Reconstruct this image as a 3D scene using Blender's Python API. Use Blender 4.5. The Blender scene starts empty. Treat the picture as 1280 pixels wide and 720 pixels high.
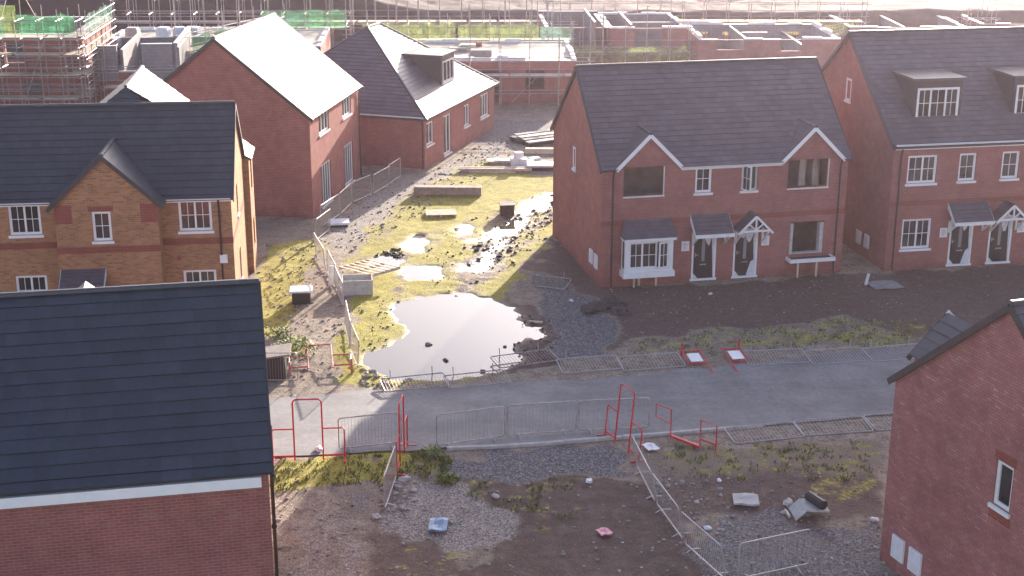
import bpy, math, random
import numpy as np
from mathutils import Vector, Matrix
random.seed(7); rng = np.random.default_rng(11)
PI = math.pi
SC = bpy.context.scene
COL = SC.collection
# ------------------------------------------------------------------ camera
F_PX, PITCH, CAM_H, ROLL = 1796.9, 0.3134, 18.405, 0.0023
cd = bpy.data.cameras.new("camera"); cam = bpy.data.objects.new("camera", cd); COL.objects.link(cam)
cd.sensor_width = 36.0; cd.lens = F_PX / 1280 * 36; cd.clip_start = 0.5; cd.clip_end = 6000
cam.matrix_world = Matrix.Translation((0, 0, CAM_H)) @ Matrix.Rotation(PI/2 - PITCH, 4, 'X') @ Matrix.Rotation(ROLL, 4, 'Z')
SC.camera = cam

def gp(px, py, z=0.0):
    """photo pixel -> point of the site at height z (used like a survey of the ground)"""
    a, b = px - 640, py - 360
    cr, sr = math.cos(ROLL), math.sin(ROLL)
    a, b = cr*a + sr*b, -sr*a + cr*b
    c, s = math.cos(PITCH), math.sin(PITCH)
    d = Vector((a/F_PX, c - s*b/F_PX, -s - c*b/F_PX))
    t = (z - CAM_H)/d.z
    return Vector((d.x*t, d.y*t, z))

# ------------------------------------------------------------------ materials
def newmat(name):
    m = bpy.data.materials.new(name); m.use_nodes = True
    nt = m.node_tree; b = nt.nodes["Principled BSDF"]
    return m, nt, b
def N(nt, t, **kw):
    n = nt.nodes.new(t)
    for k, v in kw.items():
        if k.startswith('i_'): n.inputs[k[2:].replace('_', ' ')].default_value = v
        else: setattr(n, k, v)
    return n
def ramp(nt, fac, stops):
    r = nt.nodes.new('ShaderNodeValToRGB'); el = r.color_ramp.elements
    while len(el) < len(stops): el.new(0.5)
    for e, (p, c) in zip(el, stops):
        e.position = p; e.color = c if len(c) == 4 else (*c, 1)
    nt.links.new(fac, r.inputs[0]); return r.outputs[0]
def mix(nt, fac, a, b, blend='MIX'):
    n = nt.nodes.new('ShaderNodeMix'); n.data_type = 'RGBA'; n.blend_type = blend
    for sock, v in ((n.inputs[0], fac), (n.inputs[6], a), (n.inputs[7], b)):
        if isinstance(v, (int, float)): sock.default_value = v
        elif isinstance(v, tuple): sock.default_value = v if len(v) == 4 else (*v, 1)
        else: nt.links.new(v, sock)
    return n.outputs[2]
def mth(nt, op, a, b=0.0):
    n = nt.nodes.new('ShaderNodeMath'); n.operation = op; n.use_clamp = False
    for sock, v in ((n.inputs[0], a), (n.inputs[1], b)):
        if isinstance(v, (int, float)): sock.default_value = v
        else: nt.links.new(v, sock)
    return n.outputs[0]
def noise(nt, vec, scale, detail=3.0, rough=0.55):
    n = N(nt, 'ShaderNodeTexNoise'); n.inputs['Scale'].default_value = scale
    n.inputs['Detail'].default_value = detail; n.inputs['Roughness'].default_value = rough
    if vec is not None: nt.links.new(vec, n.inputs['Vector'])
    return n.outputs[0]
def bump(nt, b, h, strength=0.4, dist=0.02):
    n = N(nt, 'ShaderNodeBump'); n.inputs['Strength'].default_value = strength; n.inputs['Distance'].default_value = dist
    nt.links.new(h, n.inputs['Height']); nt.links.new(n.outputs[0], b.inputs['Normal'])

def brick_mat(name, c1, c2, c3, mortar, bw=0.225, rh=0.075, ms=0.009, scuff=0.35, odd=0.9):
    m, nt, b = newmat(name)
    uv = N(nt, 'ShaderNodeTexCoord').outputs['UV']
    geo = N(nt, 'ShaderNodeNewGeometry').outputs['Position']
    br = N(nt, 'ShaderNodeTexBrick'); nt.links.new(uv, br.inputs['Vector'])
    br.offset = 0.5
    for k, v in (('Scale', 1.0), ('Brick Width', bw), ('Row Height', rh), ('Mortar Size', ms), ('Mortar Smooth', 0.2), ('Bias', 0.0)):
        br.inputs[k].default_value = v
    br.inputs['Color1'].default_value = (*c1, 1); br.inputs['Color2'].default_value = (*c2, 1); br.inputs['Mortar'].default_value = (*mortar, 1)
    # a second, coarser lattice picks out single darker / paler bricks
    br2 = N(nt, 'ShaderNodeTexBrick'); nt.links.new(uv, br2.inputs['Vector']); br2.offset = 0.5
    for k, v in (('Scale', 1.0), ('Brick Width', bw), ('Row Height', rh), ('Mortar Size', 0.0), ('Bias', -0.55)):
        br2.inputs[k].default_value = v
    br2.inputs['Color1'].default_value = (0, 0, 0, 1); br2.inputs['Color2'].default_value = (1, 1, 1, 1)
    n1 = noise(nt, geo, 0.45, 4, 0.6); n2 = noise(nt, geo, 2.2, 3, 0.6)
    col = mix(nt, mth(nt, 'MULTIPLY', mth(nt, 'MULTIPLY', br2.outputs['Color'], odd), ramp(nt, noise(nt, geo, 1.1, 4, .65), [(.35, (.35,)*3), (.7, (1.6,)*3)])), br.outputs['Color'], c3)
    col = mix(nt, br.outputs['Fac'], col, mortar)
    sp = N(nt, 'ShaderNodeSeparateXYZ'); nt.links.new(geo, sp.inputs[0])
    ft = ramp(nt, mth(nt, 'ADD', sp.outputs['Z'], mth(nt, 'MULTIPLY', n2, .7)), [(.25, (.72, .68, .62)), (.85, (1, 1, 1))])
    col = mix(nt, .8, col, ft, 'MULTIPLY')
    col = mix(nt, scuff, col, ramp(nt, n1, [(0.3, (0.62, 0.60, 0.60)), (0.7, (1.25, 1.22, 1.2))]), 'MULTIPLY')
    col = mix(nt, 0.35, col, ramp(nt, n2, [(0.35, (0.7, 0.7, 0.7)), (0.65, (1.2, 1.2, 1.2))]), 'MULTIPLY')
    nt.links.new(col, b.inputs['Base Color'])
    b.inputs['Roughness'].default_value = 0.9; b.inputs['Specular IOR Level'].default_value = 0.25
    h = mth(nt, 'SUBTRACT', 1.0, br.outputs['Fac'])
    bump(nt, b, h, 0.5, 0.008)
    return m
def tile_mat(name, c, jw=0.33, gauge=0.28, rough=0.42, spec=0.5):
    m, nt, b = newmat(name)
    uv = N(nt, 'ShaderNodeTexCoord').outputs['UV']; geo = N(nt, 'ShaderNodeNewGeometry').outputs['Position']
    br = N(nt, 'ShaderNodeTexBrick'); nt.links.new(uv, br.inputs['Vector']); br.offset = 0.5
    for k, v in (('Scale', 1.0), ('Brick Width', jw), ('Row Height', gauge), ('Mortar Size', 0.006), ('Mortar Smooth', 0.1), ('Bias', 0.0)):
        br.inputs[k].default_value = v
    br.inputs['Color1'].default_value = (*[x*0.86 for x in c], 1); br.inputs['Color2'].default_value = (*[x*1.12 for x in c], 1)
    br.inputs['Mortar'].default_value = (*[x*0.8 for x in c], 1)
    n1 = noise(nt, geo, 0.8, 5, 0.65); n2 = noise(nt, geo, 9.0, 3, 0.6)
    col = mix(nt, 0.5, br.outputs['Color'], ramp(nt, n1, [(0.3, (0.7, 0.7, 0.7)), (0.72, (1.35, 1.33, 1.28))]), 'MULTIPLY')
    col = mix(nt, 0.4, col, ramp(nt, n2, [(0.3, (0.7, 0.7, 0.72)), (0.7, (1.3, 1.3, 1.28))]), 'MULTIPLY')
    nt.links.new(col, b.inputs['Base Color'])
    nt.links.new(ramp(nt, n2, [(0.2, (rough-.05,)*3), (0.8, (rough+.07,)*3)]), b.inputs['Roughness'])
    b.inputs['Specular IOR Level'].default_value = spec
    h = mth(nt, 'ADD', mth(nt, 'MULTIPLY', n2, 0.5), mth(nt, 'SUBTRACT', 1.0, br.outputs['Fac']))
    bump(nt, b, h, 0.35, 0.008)
    return m
def plain(name, c, rough=0.6, spec=0.5, metal=0.0, var=0.18, scale=3.0, bmp=0.0):
    m, nt, b = newmat(name)
    geo = N(nt, 'ShaderNodeTexCoord').outputs['Object']
    n1 = noise(nt, geo, scale, 4, 0.6)
    col = mix(nt, 1.0, (*c, 1), ramp(nt, n1, [(0.3, (1-var,)*3), (0.7, (1+var,)*3)]), 'MULTIPLY')
    nt.links.new(col, b.inputs['Base Color'])
    b.inputs['Roughness'].default_value = rough; b.inputs['Specular IOR Level'].default_value = spec; b.inputs['Metallic'].default_value = metal
    if bmp: bump(nt, b, n1, bmp, 0.02)
    return m
def net_mat(name, c, dens):
    m, nt, b = newmat(name)
    uv = N(nt, 'ShaderNodeTexCoord').outputs['UV']
    n1 = noise(nt, uv, 1.3, 4, 0.7)
    col = mix(nt, 1.0, (*c, 1), ramp(nt, n1, [(0.3, (0.55, 0.6, 0.5)), (0.7, (1.4, 1.3, 1.3))]), 'MULTIPLY')
    nt.links.new(col, b.inputs['Base Color']); b.inputs['Roughness'].default_value = 0.8
    b.inputs['Specular IOR Level'].default_value = 0.1
    tr = N(nt, 'ShaderNodeBsdfTranslucent'); nt.links.new(col, tr.inputs['Color'])
    ms1 = N(nt, 'ShaderNodeMixShader'); ms1.inputs[0].default_value = 0.3
    nt.links.new(b.outputs[0], ms1.inputs[1]); nt.links.new(tr.outputs[0], ms1.inputs[2])
    tp = N(nt, 'ShaderNodeBsdfTransparent')
    ms = N(nt, 'ShaderNodeMixShader')
    nt.links.new(ramp(nt, n1, [(0.25, (dens-.25,)*3), (0.75, (dens+.2,)*3)]), ms.inputs[0])
    nt.links.new(tp.outputs[0], ms.inputs[1]); nt.links.new(ms1.outputs[0], ms.inputs[2])
    nt.links.new(ms.outputs[0], nt.nodes['Material Output'].inputs['Surface'])
    return m
M = {}
M['brick'] = brick_mat('red_brick', (0.36, 0.115, 0.092), (0.27, 0.08, 0.068), (0.41, 0.19, 0.155), (0.30, 0.20, 0.18))
M['brick_pale'] = brick_mat('weathered_red_brick', (0.45, 0.18, 0.16), (0.32, 0.11, 0.10), (0.54, 0.30, 0.27), (0.24, 0.14, 0.13), ms=0.012, scuff=0.5, odd=1.35)
M['brick_buff'] = brick_mat('buff_brick', (0.43, 0.22, 0.105), (0.32, 0.15, 0.075), (0.22, 0.09, 0.05), (0.36, 0.24, 0.15))
M['brick_band'] = brick_mat('band_brick', (0.29, 0.075, 0.05), (0.24, 0.06, 0.042), (0.32, 0.10, 0.07), (0.25, 0.14, 0.11))
M['block'] = brick_mat('grey_block', (0.24, 0.23, 0.235), (0.20, 0.195, 0.20), (0.27, 0.26, 0.26), (0.30, 0.29, 0.28), bw=0.45, rh=0.225, ms=0.012)
M['tile'] = tile_mat('slate_grey_roof_tile', (0.105, 0.088, 0.100), gauge=0.28, rough=0.48)
M['tile_big'] = tile_mat('charcoal_roof_tile', (0.040, 0.047, 0.059), gauge=0.345)
M['ridge'] = plain('ridge_tile', (0.06, 0.058, 0.064), 0.5)
M['verge'] = plain('dark_verge', (0.045, 0.04, 0.042), 0.6)
M['white'] = plain('white_upvc', (0.80, 0.80, 0.79), 0.35, var=0.05)
M['sill'] = plain('pale_stone_sill', (0.66, 0.64, 0.60), 0.8, var=0.1)
M['pipe'] = plain('brown_black_pipe', (0.035, 0.022, 0.02), 0.4)
M['door'] = plain('black_door', (0.018, 0.017, 0.02), 0.3, var=0.1)
M['film'] = plain('torn_white_film', (0.62, 0.63, 0.66), 0.45, var=0.2, scale=9)
M['chrome'] = plain('brushed_metal', (0.7, 0.7, 0.7), 0.3, metal=1.0)
m, nt, b = newmat('window_glass')
_tc = N(nt, 'ShaderNodeNewGeometry').outputs['Position']
nt.links.new(ramp(nt, noise(nt, _tc, 1.1, 3), [(0.3, (0.012, 0.013, 0.016)), (0.7, (0.075, 0.065, 0.06))]), b.inputs['Base Color'])
b.inputs['Roughness'].default_value = 0.04; b.inputs['Specular IOR Level'].default_value = 0.6
bump(nt, b, noise(nt, _tc, 0.9, 1), 0.05, 0.05)
M['glass'] = m
m, nt, b = newmat('frosted_glass'); b.inputs['Base Color'].default_value = (0.25, 0.26, 0.27, 1); b.inputs['Roughness'].default_value = 0.25
M['frost'] = m
M['ply'] = plain('bare_chipboard', (0.33, 0.24, 0.16), 0.85, var=0.35, scale=2.0)
M['plaster'] = plain('bare_plasterboard', (0.30, 0.24, 0.21), 0.9, var=0.25, scale=1.5)
M['galv'] = plain('galvanised_steel', (0.47, 0.45, 0.45), 0.5, metal=0.5, var=0.2, scale=6)
M['galv_old'] = plain('weathered_galvanised_steel', (0.40, 0.36, 0.34), 0.55, metal=0.4, var=0.35, scale=5)
M['red'] = plain('red_painted_steel', (0.56, 0.022, 0.035), 0.45, var=0.25, scale=5)
M['red_faded'] = plain('faded_red_painted_steel', (0.55, 0.10, 0.10), 0.5, var=0.3, scale=5)
M['foot'] = plain('black_rubber', (0.03, 0.028, 0.028), 0.8)
M['pole'] = plain('scaffold_tube', (0.42, 0.38, 0.38), 0.45, metal=0.6, var=0.3, scale=2)
M['board'] = plain('scaffold_board', (0.50, 0.42, 0.32), 0.8, var=0.3, scale=1.5)
M['timber'] = plain('pale_sawn_timber', (0.55, 0.46, 0.34), 0.8, var=0.25, scale=4)
M['timber_old'] = plain('grey_weathered_timber', (0.28, 0.23, 0.20), 0.85, var=0.3, scale=4)
M['wrap'] = plain('white_plastic_wrap', (0.74, 0.75, 0.77), 0.4, var=0.12, scale=4, bmp=0.5)
M['head'] = plain('sun_glare_mortar_head', (0.72, 0.70, 0.67), 0.7, var=0.12)  # mortar wall tops coloured paler to carry the sun glare on them
M['conc'] = plain('pale_concrete', (0.46, 0.44, 0.41), 0.9, var=0.2, scale=5, bmp=0.3)
M['conc_dark'] = plain('grey_concrete', (0.26, 0.25, 0.25), 0.9, var=0.25, scale=5, bmp=0.3)
M['black'] = plain('black_plastic', (0.02, 0.02, 0.022), 0.5)
M['blue'] = plain('faded_blue_panel', (0.13, 0.24, 0.36), 0.55, var=0.3, scale=6)
M['pink'] = plain('pink_plastic_bag', (0.72, 0.30, 0.36), 0.5, var=0.3, scale=8, bmp=0.5)
M['orange'] = plain('orange_plastic', (0.55, 0.16, 0.05), 0.6)
M['yellow'] = plain('yellow_plastic', (0.65, 0.45, 0.04), 0.5)
M['mud'] = plain('dark_clay', (0.055, 0.042, 0.036), 0.75, var=0.4, scale=3, bmp=0.6)
M['stone'] = plain('rubble_stone', (0.30, 0.27, 0.24), 0.9, var=0.45, scale=0.8)
M['net_green'] = net_mat('green_debris_net', (0.09, 0.36, 0.17), 0.55)
M['net_lime'] = net_mat('faded_lime_debris_net', (0.30, 0.42, 0.15), 0.5)
M['net_teal'] = net_mat('teal_debris_net', (0.16, 0.38, 0.31), 0.5)
M['net_yellow'] = net_mat('yellow_debris_net', (0.58, 0.52, 0.25), 0.5)  # plain yellow net, uneven in tone
M['leaf'] = plain('weed_leaf', (0.16, 0.20, 0.03), 0.7, var=0.4, scale=6)
M['grass'] = plain('grass_blade', (0.13, 0.15, 0.03), 0.7, var=0.4, scale=2)

# ------------------------------------------------------------------ mesh builder
class MB:
    def __init__(s): s.v = []; s.f = []; s.uv = []; s.mi = []; s.sm = []
    def face(s, pts, mi=0, uv=None, smooth=False):
        pts = [Vector(p) for p in pts]
        if uv is None:
            n = (pts[1]-pts[0]).cross(pts[2]-pts[0])
            if n.length < 1e-12 and len(pts) > 3: n = (pts[2]-pts[0]).cross(pts[3]-pts[0])
            if n.length < 1e-12: n = Vector((0, 0, 1))
            n.normalize()
            if abs(n.z) > 0.97: uv = [(p.x, p.y) for p in pts]
            else:
                t = Vector((0, 0, 1)).cross(n).normalized(); w = n.cross(t)
                uv = [(p.dot(t), p.dot(w)) for p in pts]
        i = len(s.v); s.v += [tuple(p) for p in pts]; s.f.append(tuple(range(i, i+len(pts)))); s.uv += uv; s.mi.append(mi); s.sm.append(smooth)
    def box(s, a, b, T=None, mi=0):
        (x0, y0, z0), (x1, y1, z1) = a, b
        c = [Vector(p) for p in ((x0,y0,z0),(x1,y0,z0),(x1,y1,z0),(x0,y1,z0),(x0,y0,z1),(x1,y0,z1),(x1,y1,z1),(x0,y1,z1))]
        if T is not None: c = [T @ p for p in c]
        for q in ((0,1,5,4),(1,2,6,5),(2,3,7,6),(3,0,4,7),(4,5,6,7),(3,2,1,0)): s.face([c[k] for k in q], mi)
    def beam(s, p, q, w, h, up=(0,0,1), mi=0):
        p, q = Vector(p), Vector(q); d = (q-p).normalized(); u = Vector(up); r = d.cross(u)
        if r.length < 1e-6: r = d.cross(Vector((1,0,0)))
        r.normalize(); u = r.cross(d); r = r*w/2; u = u*h/2
        c = [p-r-u, p+r-u, p+r+u, p-r+u, q-r-u, q+r-u, q+r+u, q-r+u]
        for k in ((0,1,2,3),(7,6,5,4),(1,0,4,5),(2,1,5,6),(3,2,6,7),(0,3,7,4)): s.face([c[i] for i in k], mi)
    def tube(s, pts, r, n=6, closed=False, mi=0, cap=True):
        pts = [Vector(p) for p in pts]; m = len(pts); rings = []
        ref = None
        for i, p in enumerate(pts):
            a = pts[i-1] if (i > 0 or closed) else p; c = pts[(i+1) % m] if (i < m-1 or closed) else p
            d = (c-a).normalized()
            if ref is None:
                ref = d.cross(Vector((0.31, 0.17, 0.93)))
                if ref.length < 0.1: ref = d.cross(Vector((1, 0, 0)))
            ref = (ref - d*ref.dot(d)).normalized(); w = d.cross(ref)
            rings.append([p + (ref*math.cos(2*PI*k/n) + w*math.sin(2*PI*k/n))*r for k in range(n)])
        for i in range(m if closed else m-1):
            A, B = rings[i], rings[(i+1) % m]
            for k in range(n): s.face([A[k], A[(k+1) % n], B[(k+1) % n], B[k]], mi, smooth=True)
        if cap and not closed: s.face(rings[0][::-1], mi); s.face(rings[-1], mi)
    def blob(s, c, r, seed=0, sq=0.6, nu=8, nv=5, jag=0.25, mi=0):
        rd = random.Random(seed); c = Vector(c); g = []
        for j in range(nv+1):
            row = []
            for i in range(nu):
                th, ph = PI*j/nv, 2*PI*i/nu
                k = 1 + (rd.random()-.5)*2*jag*(0 if j in (0, nv) else 1)
                row.append(c + Vector((math.sin(th)*math.cos(ph)*r[0]*k, math.sin(th)*math.sin(ph)*r[1]*k, math.cos(th)*r[2]*k)))
            g.append(row)
        for j in range(nv):
            for i in range(nu): s.face([g[j][i], g[j+1][i], g[j+1][(i+1) % nu], g[j][(i+1) % nu]], mi)
    def build(s, name, mats, parent=None, smooth=False):
        me = bpy.data.meshes.new(name); me.from_pydata(s.v, [], s.f)
        if not isinstance(mats, (list, tuple)): mats = [mats]
        for m in mats: me.materials.append(m)
        ul = me.uv_layers.new(name='UVMap'); ul.data.foreach_set('uv', [c for p in s.uv for c in p])
        me.polygons.foreach_set('material_index', s.mi)
        me.polygons.foreach_set('use_smooth', [bool(smooth or q) for q in s.sm])
        me.validate(); me.update()
        o = bpy.data.objects.new(name, me); COL.objects.link(o)
        if parent is not None: o.parent = parent
        return o
def tag(o, label, cat, group=None):
    o['label'] = label; o['category'] = cat
    if group: o['group'] = group
    return o
def thing(name, label, cat, loc=(0,0,0), rz=0.0, group=None):
    o = bpy.data.objects.new(name, None); o.empty_display_size = 0.3; COL.objects.link(o)
    o.location = loc; o.rotation_euler = (0, 0, rz); return tag(o, label, cat, group)
def dup(root, label, loc, rot, group=None):
    r = root.copy(); COL.objects.link(r); r.location = loc; r.rotation_euler = rot; r['label'] = label
    if group: r['group'] = group
    for ch in root.children:
        c = ch.copy(); COL.objects.link(c); c.parent = r
        for g in ch.children:
            d = g.copy(); COL.objects.link(d); d.parent = c
    return r
# ------------------------------------------------------------------ house kit
def FR(W, D, side, off=0.0):
    """local wall frame: x along the wall, y into the house, z up"""
    o, r = {'front': ((0, off), 0), 'right': ((W-off, 0), PI/2), 'back': ((W, D-off), PI), 'left': ((off, D), 1.5*PI)}[side]
    return Matrix.Translation((*o, 0)) @ Matrix.Rotation(r, 4, 'Z')
def wall(mb, T, L, h, ops=(), peak=None, z0=-0.35, s0=0.0, mi=0):
    S = sorted({s0, L, *[o[0] for o in ops], *[o[1] for o in ops]}); Z = sorted({z0, h, *[o[2] for o in ops], *[o[3] for o in ops]})
    P = lambda s, d, z: T @ Vector((s, d, z))
    for a, b in zip(S, S[1:]):
        for c, d in zip(Z, Z[1:]):
            ms, mz = (a+b)/2, (c+d)/2
            if any(o[0] < ms < o[1] and o[2] < mz < o[3] for o in ops): continue
            mb.face([P(a,0,c), P(b,0,c), P(b,0,d), P(a,0,d)], mi)
    if peak is not None: mb.face([P(s0,0,h), P(L,0,h), P((s0+L)/2,0,peak)], mi)
    for o in ops:
        a, b, c, d = o[:4]; r = o[4] if len(o) > 4 else 0.14
        for q in ((P(a,0,c),P(a,r,c),P(a,r,d),P(a,0,d)), (P(b,0,d),P(b,r,d),P(b,r,c),P(b,0,c)), (P(a,0,d),P(a,r,d),P(b,r,d),P(b,0,d)), (P(a,0,c),P(b,0,c),P(b,r,c),P(a,r,c))): mb.face(q, mi)
def window(par, T, s0, s1, z0, z1, lights=((1, 2, 2),), sill='sill', dep=0.05, label=None, opened=None, fw=0.06, name='window'):
    f = MB(); g = MB(); fd = 0.07; P = lambda a, b: None
    def bx(a, b, c, d, y0, y1, mb=f): mb.box((a, y0, c), (b, y1, d), T)
    e = 0.004
    bx(s0+e, s0+fw, z0+e, z1-e, dep, dep+fd); bx(s1-fw, s1-e, z0+e, z1-e, dep, dep+fd)
    bx(s0+fw, s1-fw, z1-fw, z1-e, dep+.001, dep+fd); bx(s0+fw, s1-fw, z0+e, z0+fw, dep+.001, dep+fd)
    tot = sum(l[0] for l in lights); x = s0+fw; Wd = s1-s0-2*fw
    for i, (fr, nx, ny) in enumerate(lights):
        w = Wd*fr/tot; a, b = x, x+w; x = b
        if i < len(lights)-1: bx(b-.035, b+.035, z0+fw, z1-fw, dep+.002, dep+fd)
        if opened is not None and opened[0] == i:
            h = T @ Matrix.Translation((a if opened[1] < 0 else b, dep-.02, 0)) @ Matrix.Rotation(opened[1], 4, 'Z')
            o2 = MB(); g2 = MB(); sgn = 1 if opened[1] < 0 else -1
            ww = w-.03
            def q(u0, u1, v0, v1, y0=-.025, y1=.025, mb=o2): mb.box((min(sgn*u0, sgn*u1), y0, v0), (max(sgn*u0, sgn*u1), y1, v1), h)
            zb, zt = z0+fw*.6, z1-fw*.6
            q(0, .06, zb, zt); q(ww-.06, ww, zb, zt); q(.06, ww-.06, zb, zb+.06, -.024); q(.06, ww-.06, zt-.06, zt, -.024)
            for k in range(1, nx): q(.06+(ww-.12)*k/nx-.01, .06+(ww-.12)*k/nx+.01, zb+.06, zt-.06, -.02, .02)
            for k in range(1, ny): q(.06, ww-.06, zb+(zt-zb)*k/ny-.01, zb+(zt-zb)*k/ny+.01, -.019, .019)
            q(.06, ww-.06, zb+.06, zt-.06, -.004, .004, g2)
            opened = (opened[0], opened[1], o2, g2)
            continue
        m_ = .035
        bx(a, a+m_, z0+fw, z1-fw, dep+.012, dep+fd-.01); bx(b-m_, b, z0+fw, z1-fw, dep+.013, dep+fd-.01)
        bx(a+m_, b-m_, z0+fw, z0+fw+m_, dep+.012, dep+fd-.01); bx(a+m_, b-m_, z1-fw-m_, z1-fw, dep+.012, dep+fd-.01)
        for k in range(1, nx): u = a+(b-a)*k/nx; bx(u-.011, u+.011, z0+fw, z1-fw, dep+.03, dep+fd-.015)
        for k in range(1, ny): v = z0+(z1-z0)*k/ny; bx(a, b, v-.011, v+.011, dep+.031, dep+fd-.016)
        bx(a, b, z0+fw, z1-fw, dep+.05, dep+.054, g)
    o = f.build(name, M['white'], par)
    if g.f: g.build('pane', M['glass'], o)
    if opened is not None and len(opened) > 2:
        opened[2].build('casement', M['white'], o); opened[3].build('pane', M['glass'], o)
    if sill:
        s = MB(); s.box((s0-.06, -.06, z0-.10), (s1+.06, .05, z0-.004), T); s.build('sill', M['white'] if sill == 'white' else M['sill'], o)
    if label: o['label'] = label
    return o
def door(par, T, s0, s1, z1, z0=0.12, film=True, label=None):
    f = MB(); f.box((s0, -.015, z0), (s0+.075, .08, z1), T); f.box((s1-.075, -.015, z0), (s1, .08, z1), T)
    f.box((s0+.075, -.014, z1-.075), (s1-.075, .08, z1), T); f.box((s0-.05, -.05, z0-.08), (s1+.05, .08, z0), T)
    d = f.build('door', M['white'], par)
    if label: d['label'] = label
    l = MB(); a, b = s0+.075, s1-.075
    l.box((a, .03, z0), (b, .075, z1-.075), T)
    for (c0, c1, e0, e1) in ((.08, .32, .12, .55), (.62, .92, .12, .55), (.08, .32, .65, 1.75), (.62, .92, .65, 1.75)):
        l.box((a+(b-a)*c0, .024, z0+e0), (a+(b-a)*c1, .03, z0+e1), T)
    l.build('door_leaf', M['door'], d)
    g = MB(); c = (a+b)/2; g.box((c-.09, .018, z0+.75), (c+.05, .03, z0+1.75), T); g.build('glazed_strip', M['frost'], d)
    h = MB(); h.box((c-.16, .012, z0+.58), (c+.12, .028, z0+.63), T); h.build('letterbox', M['chrome'], d)
    h = MB(); h.box((a+.07, -.02, z0+.95), (a+.10, .03, z0+1.12), T); h.box((a+.07, -.03, z0+1.03), (a+.19, -.01, z0+1.055), T); h.build('handle', M['chrome'], d)
    if film:
        r = random.Random(int(s0*100)); g = MB(); P = lambda s, z, y=.012: T @ Vector((s, y, z))
        # torn protective film: jagged along the top, hanging down one side, a scrap in the corner
        zt = z1-.078; n = 8; w = b-a
        ed = [(a+w*k/n, zt-.10-.25*r.random()-(.28 if k in (0, 5, 6) else 0)) for k in range(n+1)]
        for (x0, y0), (x1, y1) in zip(ed, ed[1:]): g.face([P(x0, y0), P(x1, y1), P(x1, zt), P(x0, zt)])
        g.face([P(b-.03, z0+.02, .011), P(b, z0+.02, .011), P(b, z1-.3, .011), P(b-.12, z1-.35, .011)][::1])
        g.face([P(a, z0+.01, .011), P(a+.22, z0+.01, .011), P(a, z0+.26, .011)])
        if r.random() > .4: g.face([P(b-.38, z0+.01, .0105), P(b-.005, z0+.01, .0105), P(b-.005, z0+.75, .0105), P(b-.2, z0+.6, .0105)])
        g.build('torn_film', M['film'], d)
    return d
def slope(mb, A, B, C, D, gauge, th=0.09, lip=0.022, rnd=None):
    """roof plane in overlapping courses. A-B eave, D-C ridge (C==D for a hip)"""
    A, B, C, D = map(Vector, (A, B, C, D))
    n = (B-A).cross(D-A).normalized()
    if n.z < 0: n = -n
    length = max((D-A).length*abs((D-A).normalized().dot(((B-A).normalized()).cross(n).normalized())), .1)
    k = max(1, round(length/gauge)); up = n*lip
    for i in range(k):
        t0, t1 = i/k, min(1, (i+1)/k)
        a0, b0, a1, b1 = A.lerp(D, t0), B.lerp(C, t0), A.lerp(D, t1), B.lerp(C, t1)
        jit = n*(random.uniform(-.003, .003))
        L0, R0 = a0+up+jit, b0+up+jit; L1, R1 = a1+jit*.2, b1+jit*.2
        u = (B-A).normalized(); w = n.cross(u)
        uvf = lambda p: (p.dot(u), (p-A).dot(w)/length*k*gauge)
        if (a1-b1).length < 1e-4: q = [L0, R0, R1]
        else: q = [L0, R0, R1, L1]
        if len(q) == 4 and (b0-a0).length > 2.5:
            m_ = max(2, int((b0-a0).length/1.0)); rw = [n*random.uniform(-.005, .007) for _ in range(m_+1)]
            for j in range(m_):
                t_, t2 = j/m_, (j+1)/m_; g4 = [L0.lerp(R0, t_)+rw[j], L0.lerp(R0, t2)+rw[j+1], L1.lerp(R1, t2), L1.lerp(R1, t_)]
                if ((g4[1]-g4[0]).cross(g4[2]-g4[0])).dot(n) < 0: g4 = g4[::-1]
                mb.face(g4, 0, [uvf(p) for p in g4])
                lp = [a0.lerp(b0, t_)-n*.004, a0.lerp(b0, t2)-n*.004, L0.lerp(R0, t2)+rw[j+1], L0.lerp(R0, t_)+rw[j]]; mb.face(lp, 0, [uvf(p) for p in lp])
            if i > 0: continue
        fc = q if ((q[1]-q[0]).cross(q[2]-q[0])).dot(n) > 0 else q[::-1]
        mb.face(fc, 0, [uvf(p) for p in fc])
        lp = [a0-n*.004, b0-n*.004, R0, L0]
        mb.face(lp, 0, [uvf(p) for p in lp])
        if (a0-a1).length > 1e-4: mb.face([a0-n*.004, L0, L1, a1-n*.004], 0)
        if (b0-b1).length > 1e-4: mb.face([b0-n*.004, b1-n*.004, R1, R0], 0)
    q = [p-n*th for p in (A, B, C, D)]
    if (C-D).length < 1e-4: q = q[:3]
    mb.face(q[::-1])
    pts = [A, B, C, D] if (C-D).length > 1e-4 else [A, B, C]
    for p, r in zip(pts, pts[1:]+pts[:1]): mb.face([p-n*.005, p-n*th, r-n*th, r-n*.005])
def ridge(mb, p, q, r=0.11, step=0.45, drop=.06):
    p, q = Vector(p), Vector(q); L = (q-p).length; k = max(1, round(L/step)); d = (q-p)/k
    side = d.cross(Vector((0, 0, 1))).normalized(); up = side.cross(d).normalized()
    for i in range(k):
        a, b = p+d*i, p+d*(i+1)*1.0; ra, rb = r, r*.93
        A = [a + side*math.cos(t)*ra + up*(math.sin(t)*ra*.8-drop) for t in [PI*j/5 for j in range(6)]]
        B = [b + side*math.cos(t)*rb + up*(math.sin(t)*rb*.8-drop) for t in [PI*j/5 for j in range(6)]]
        for j in range(5): mb.face([A[j], A[j+1], B[j+1], B[j]], smooth=True)
        mb.face(A)
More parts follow.
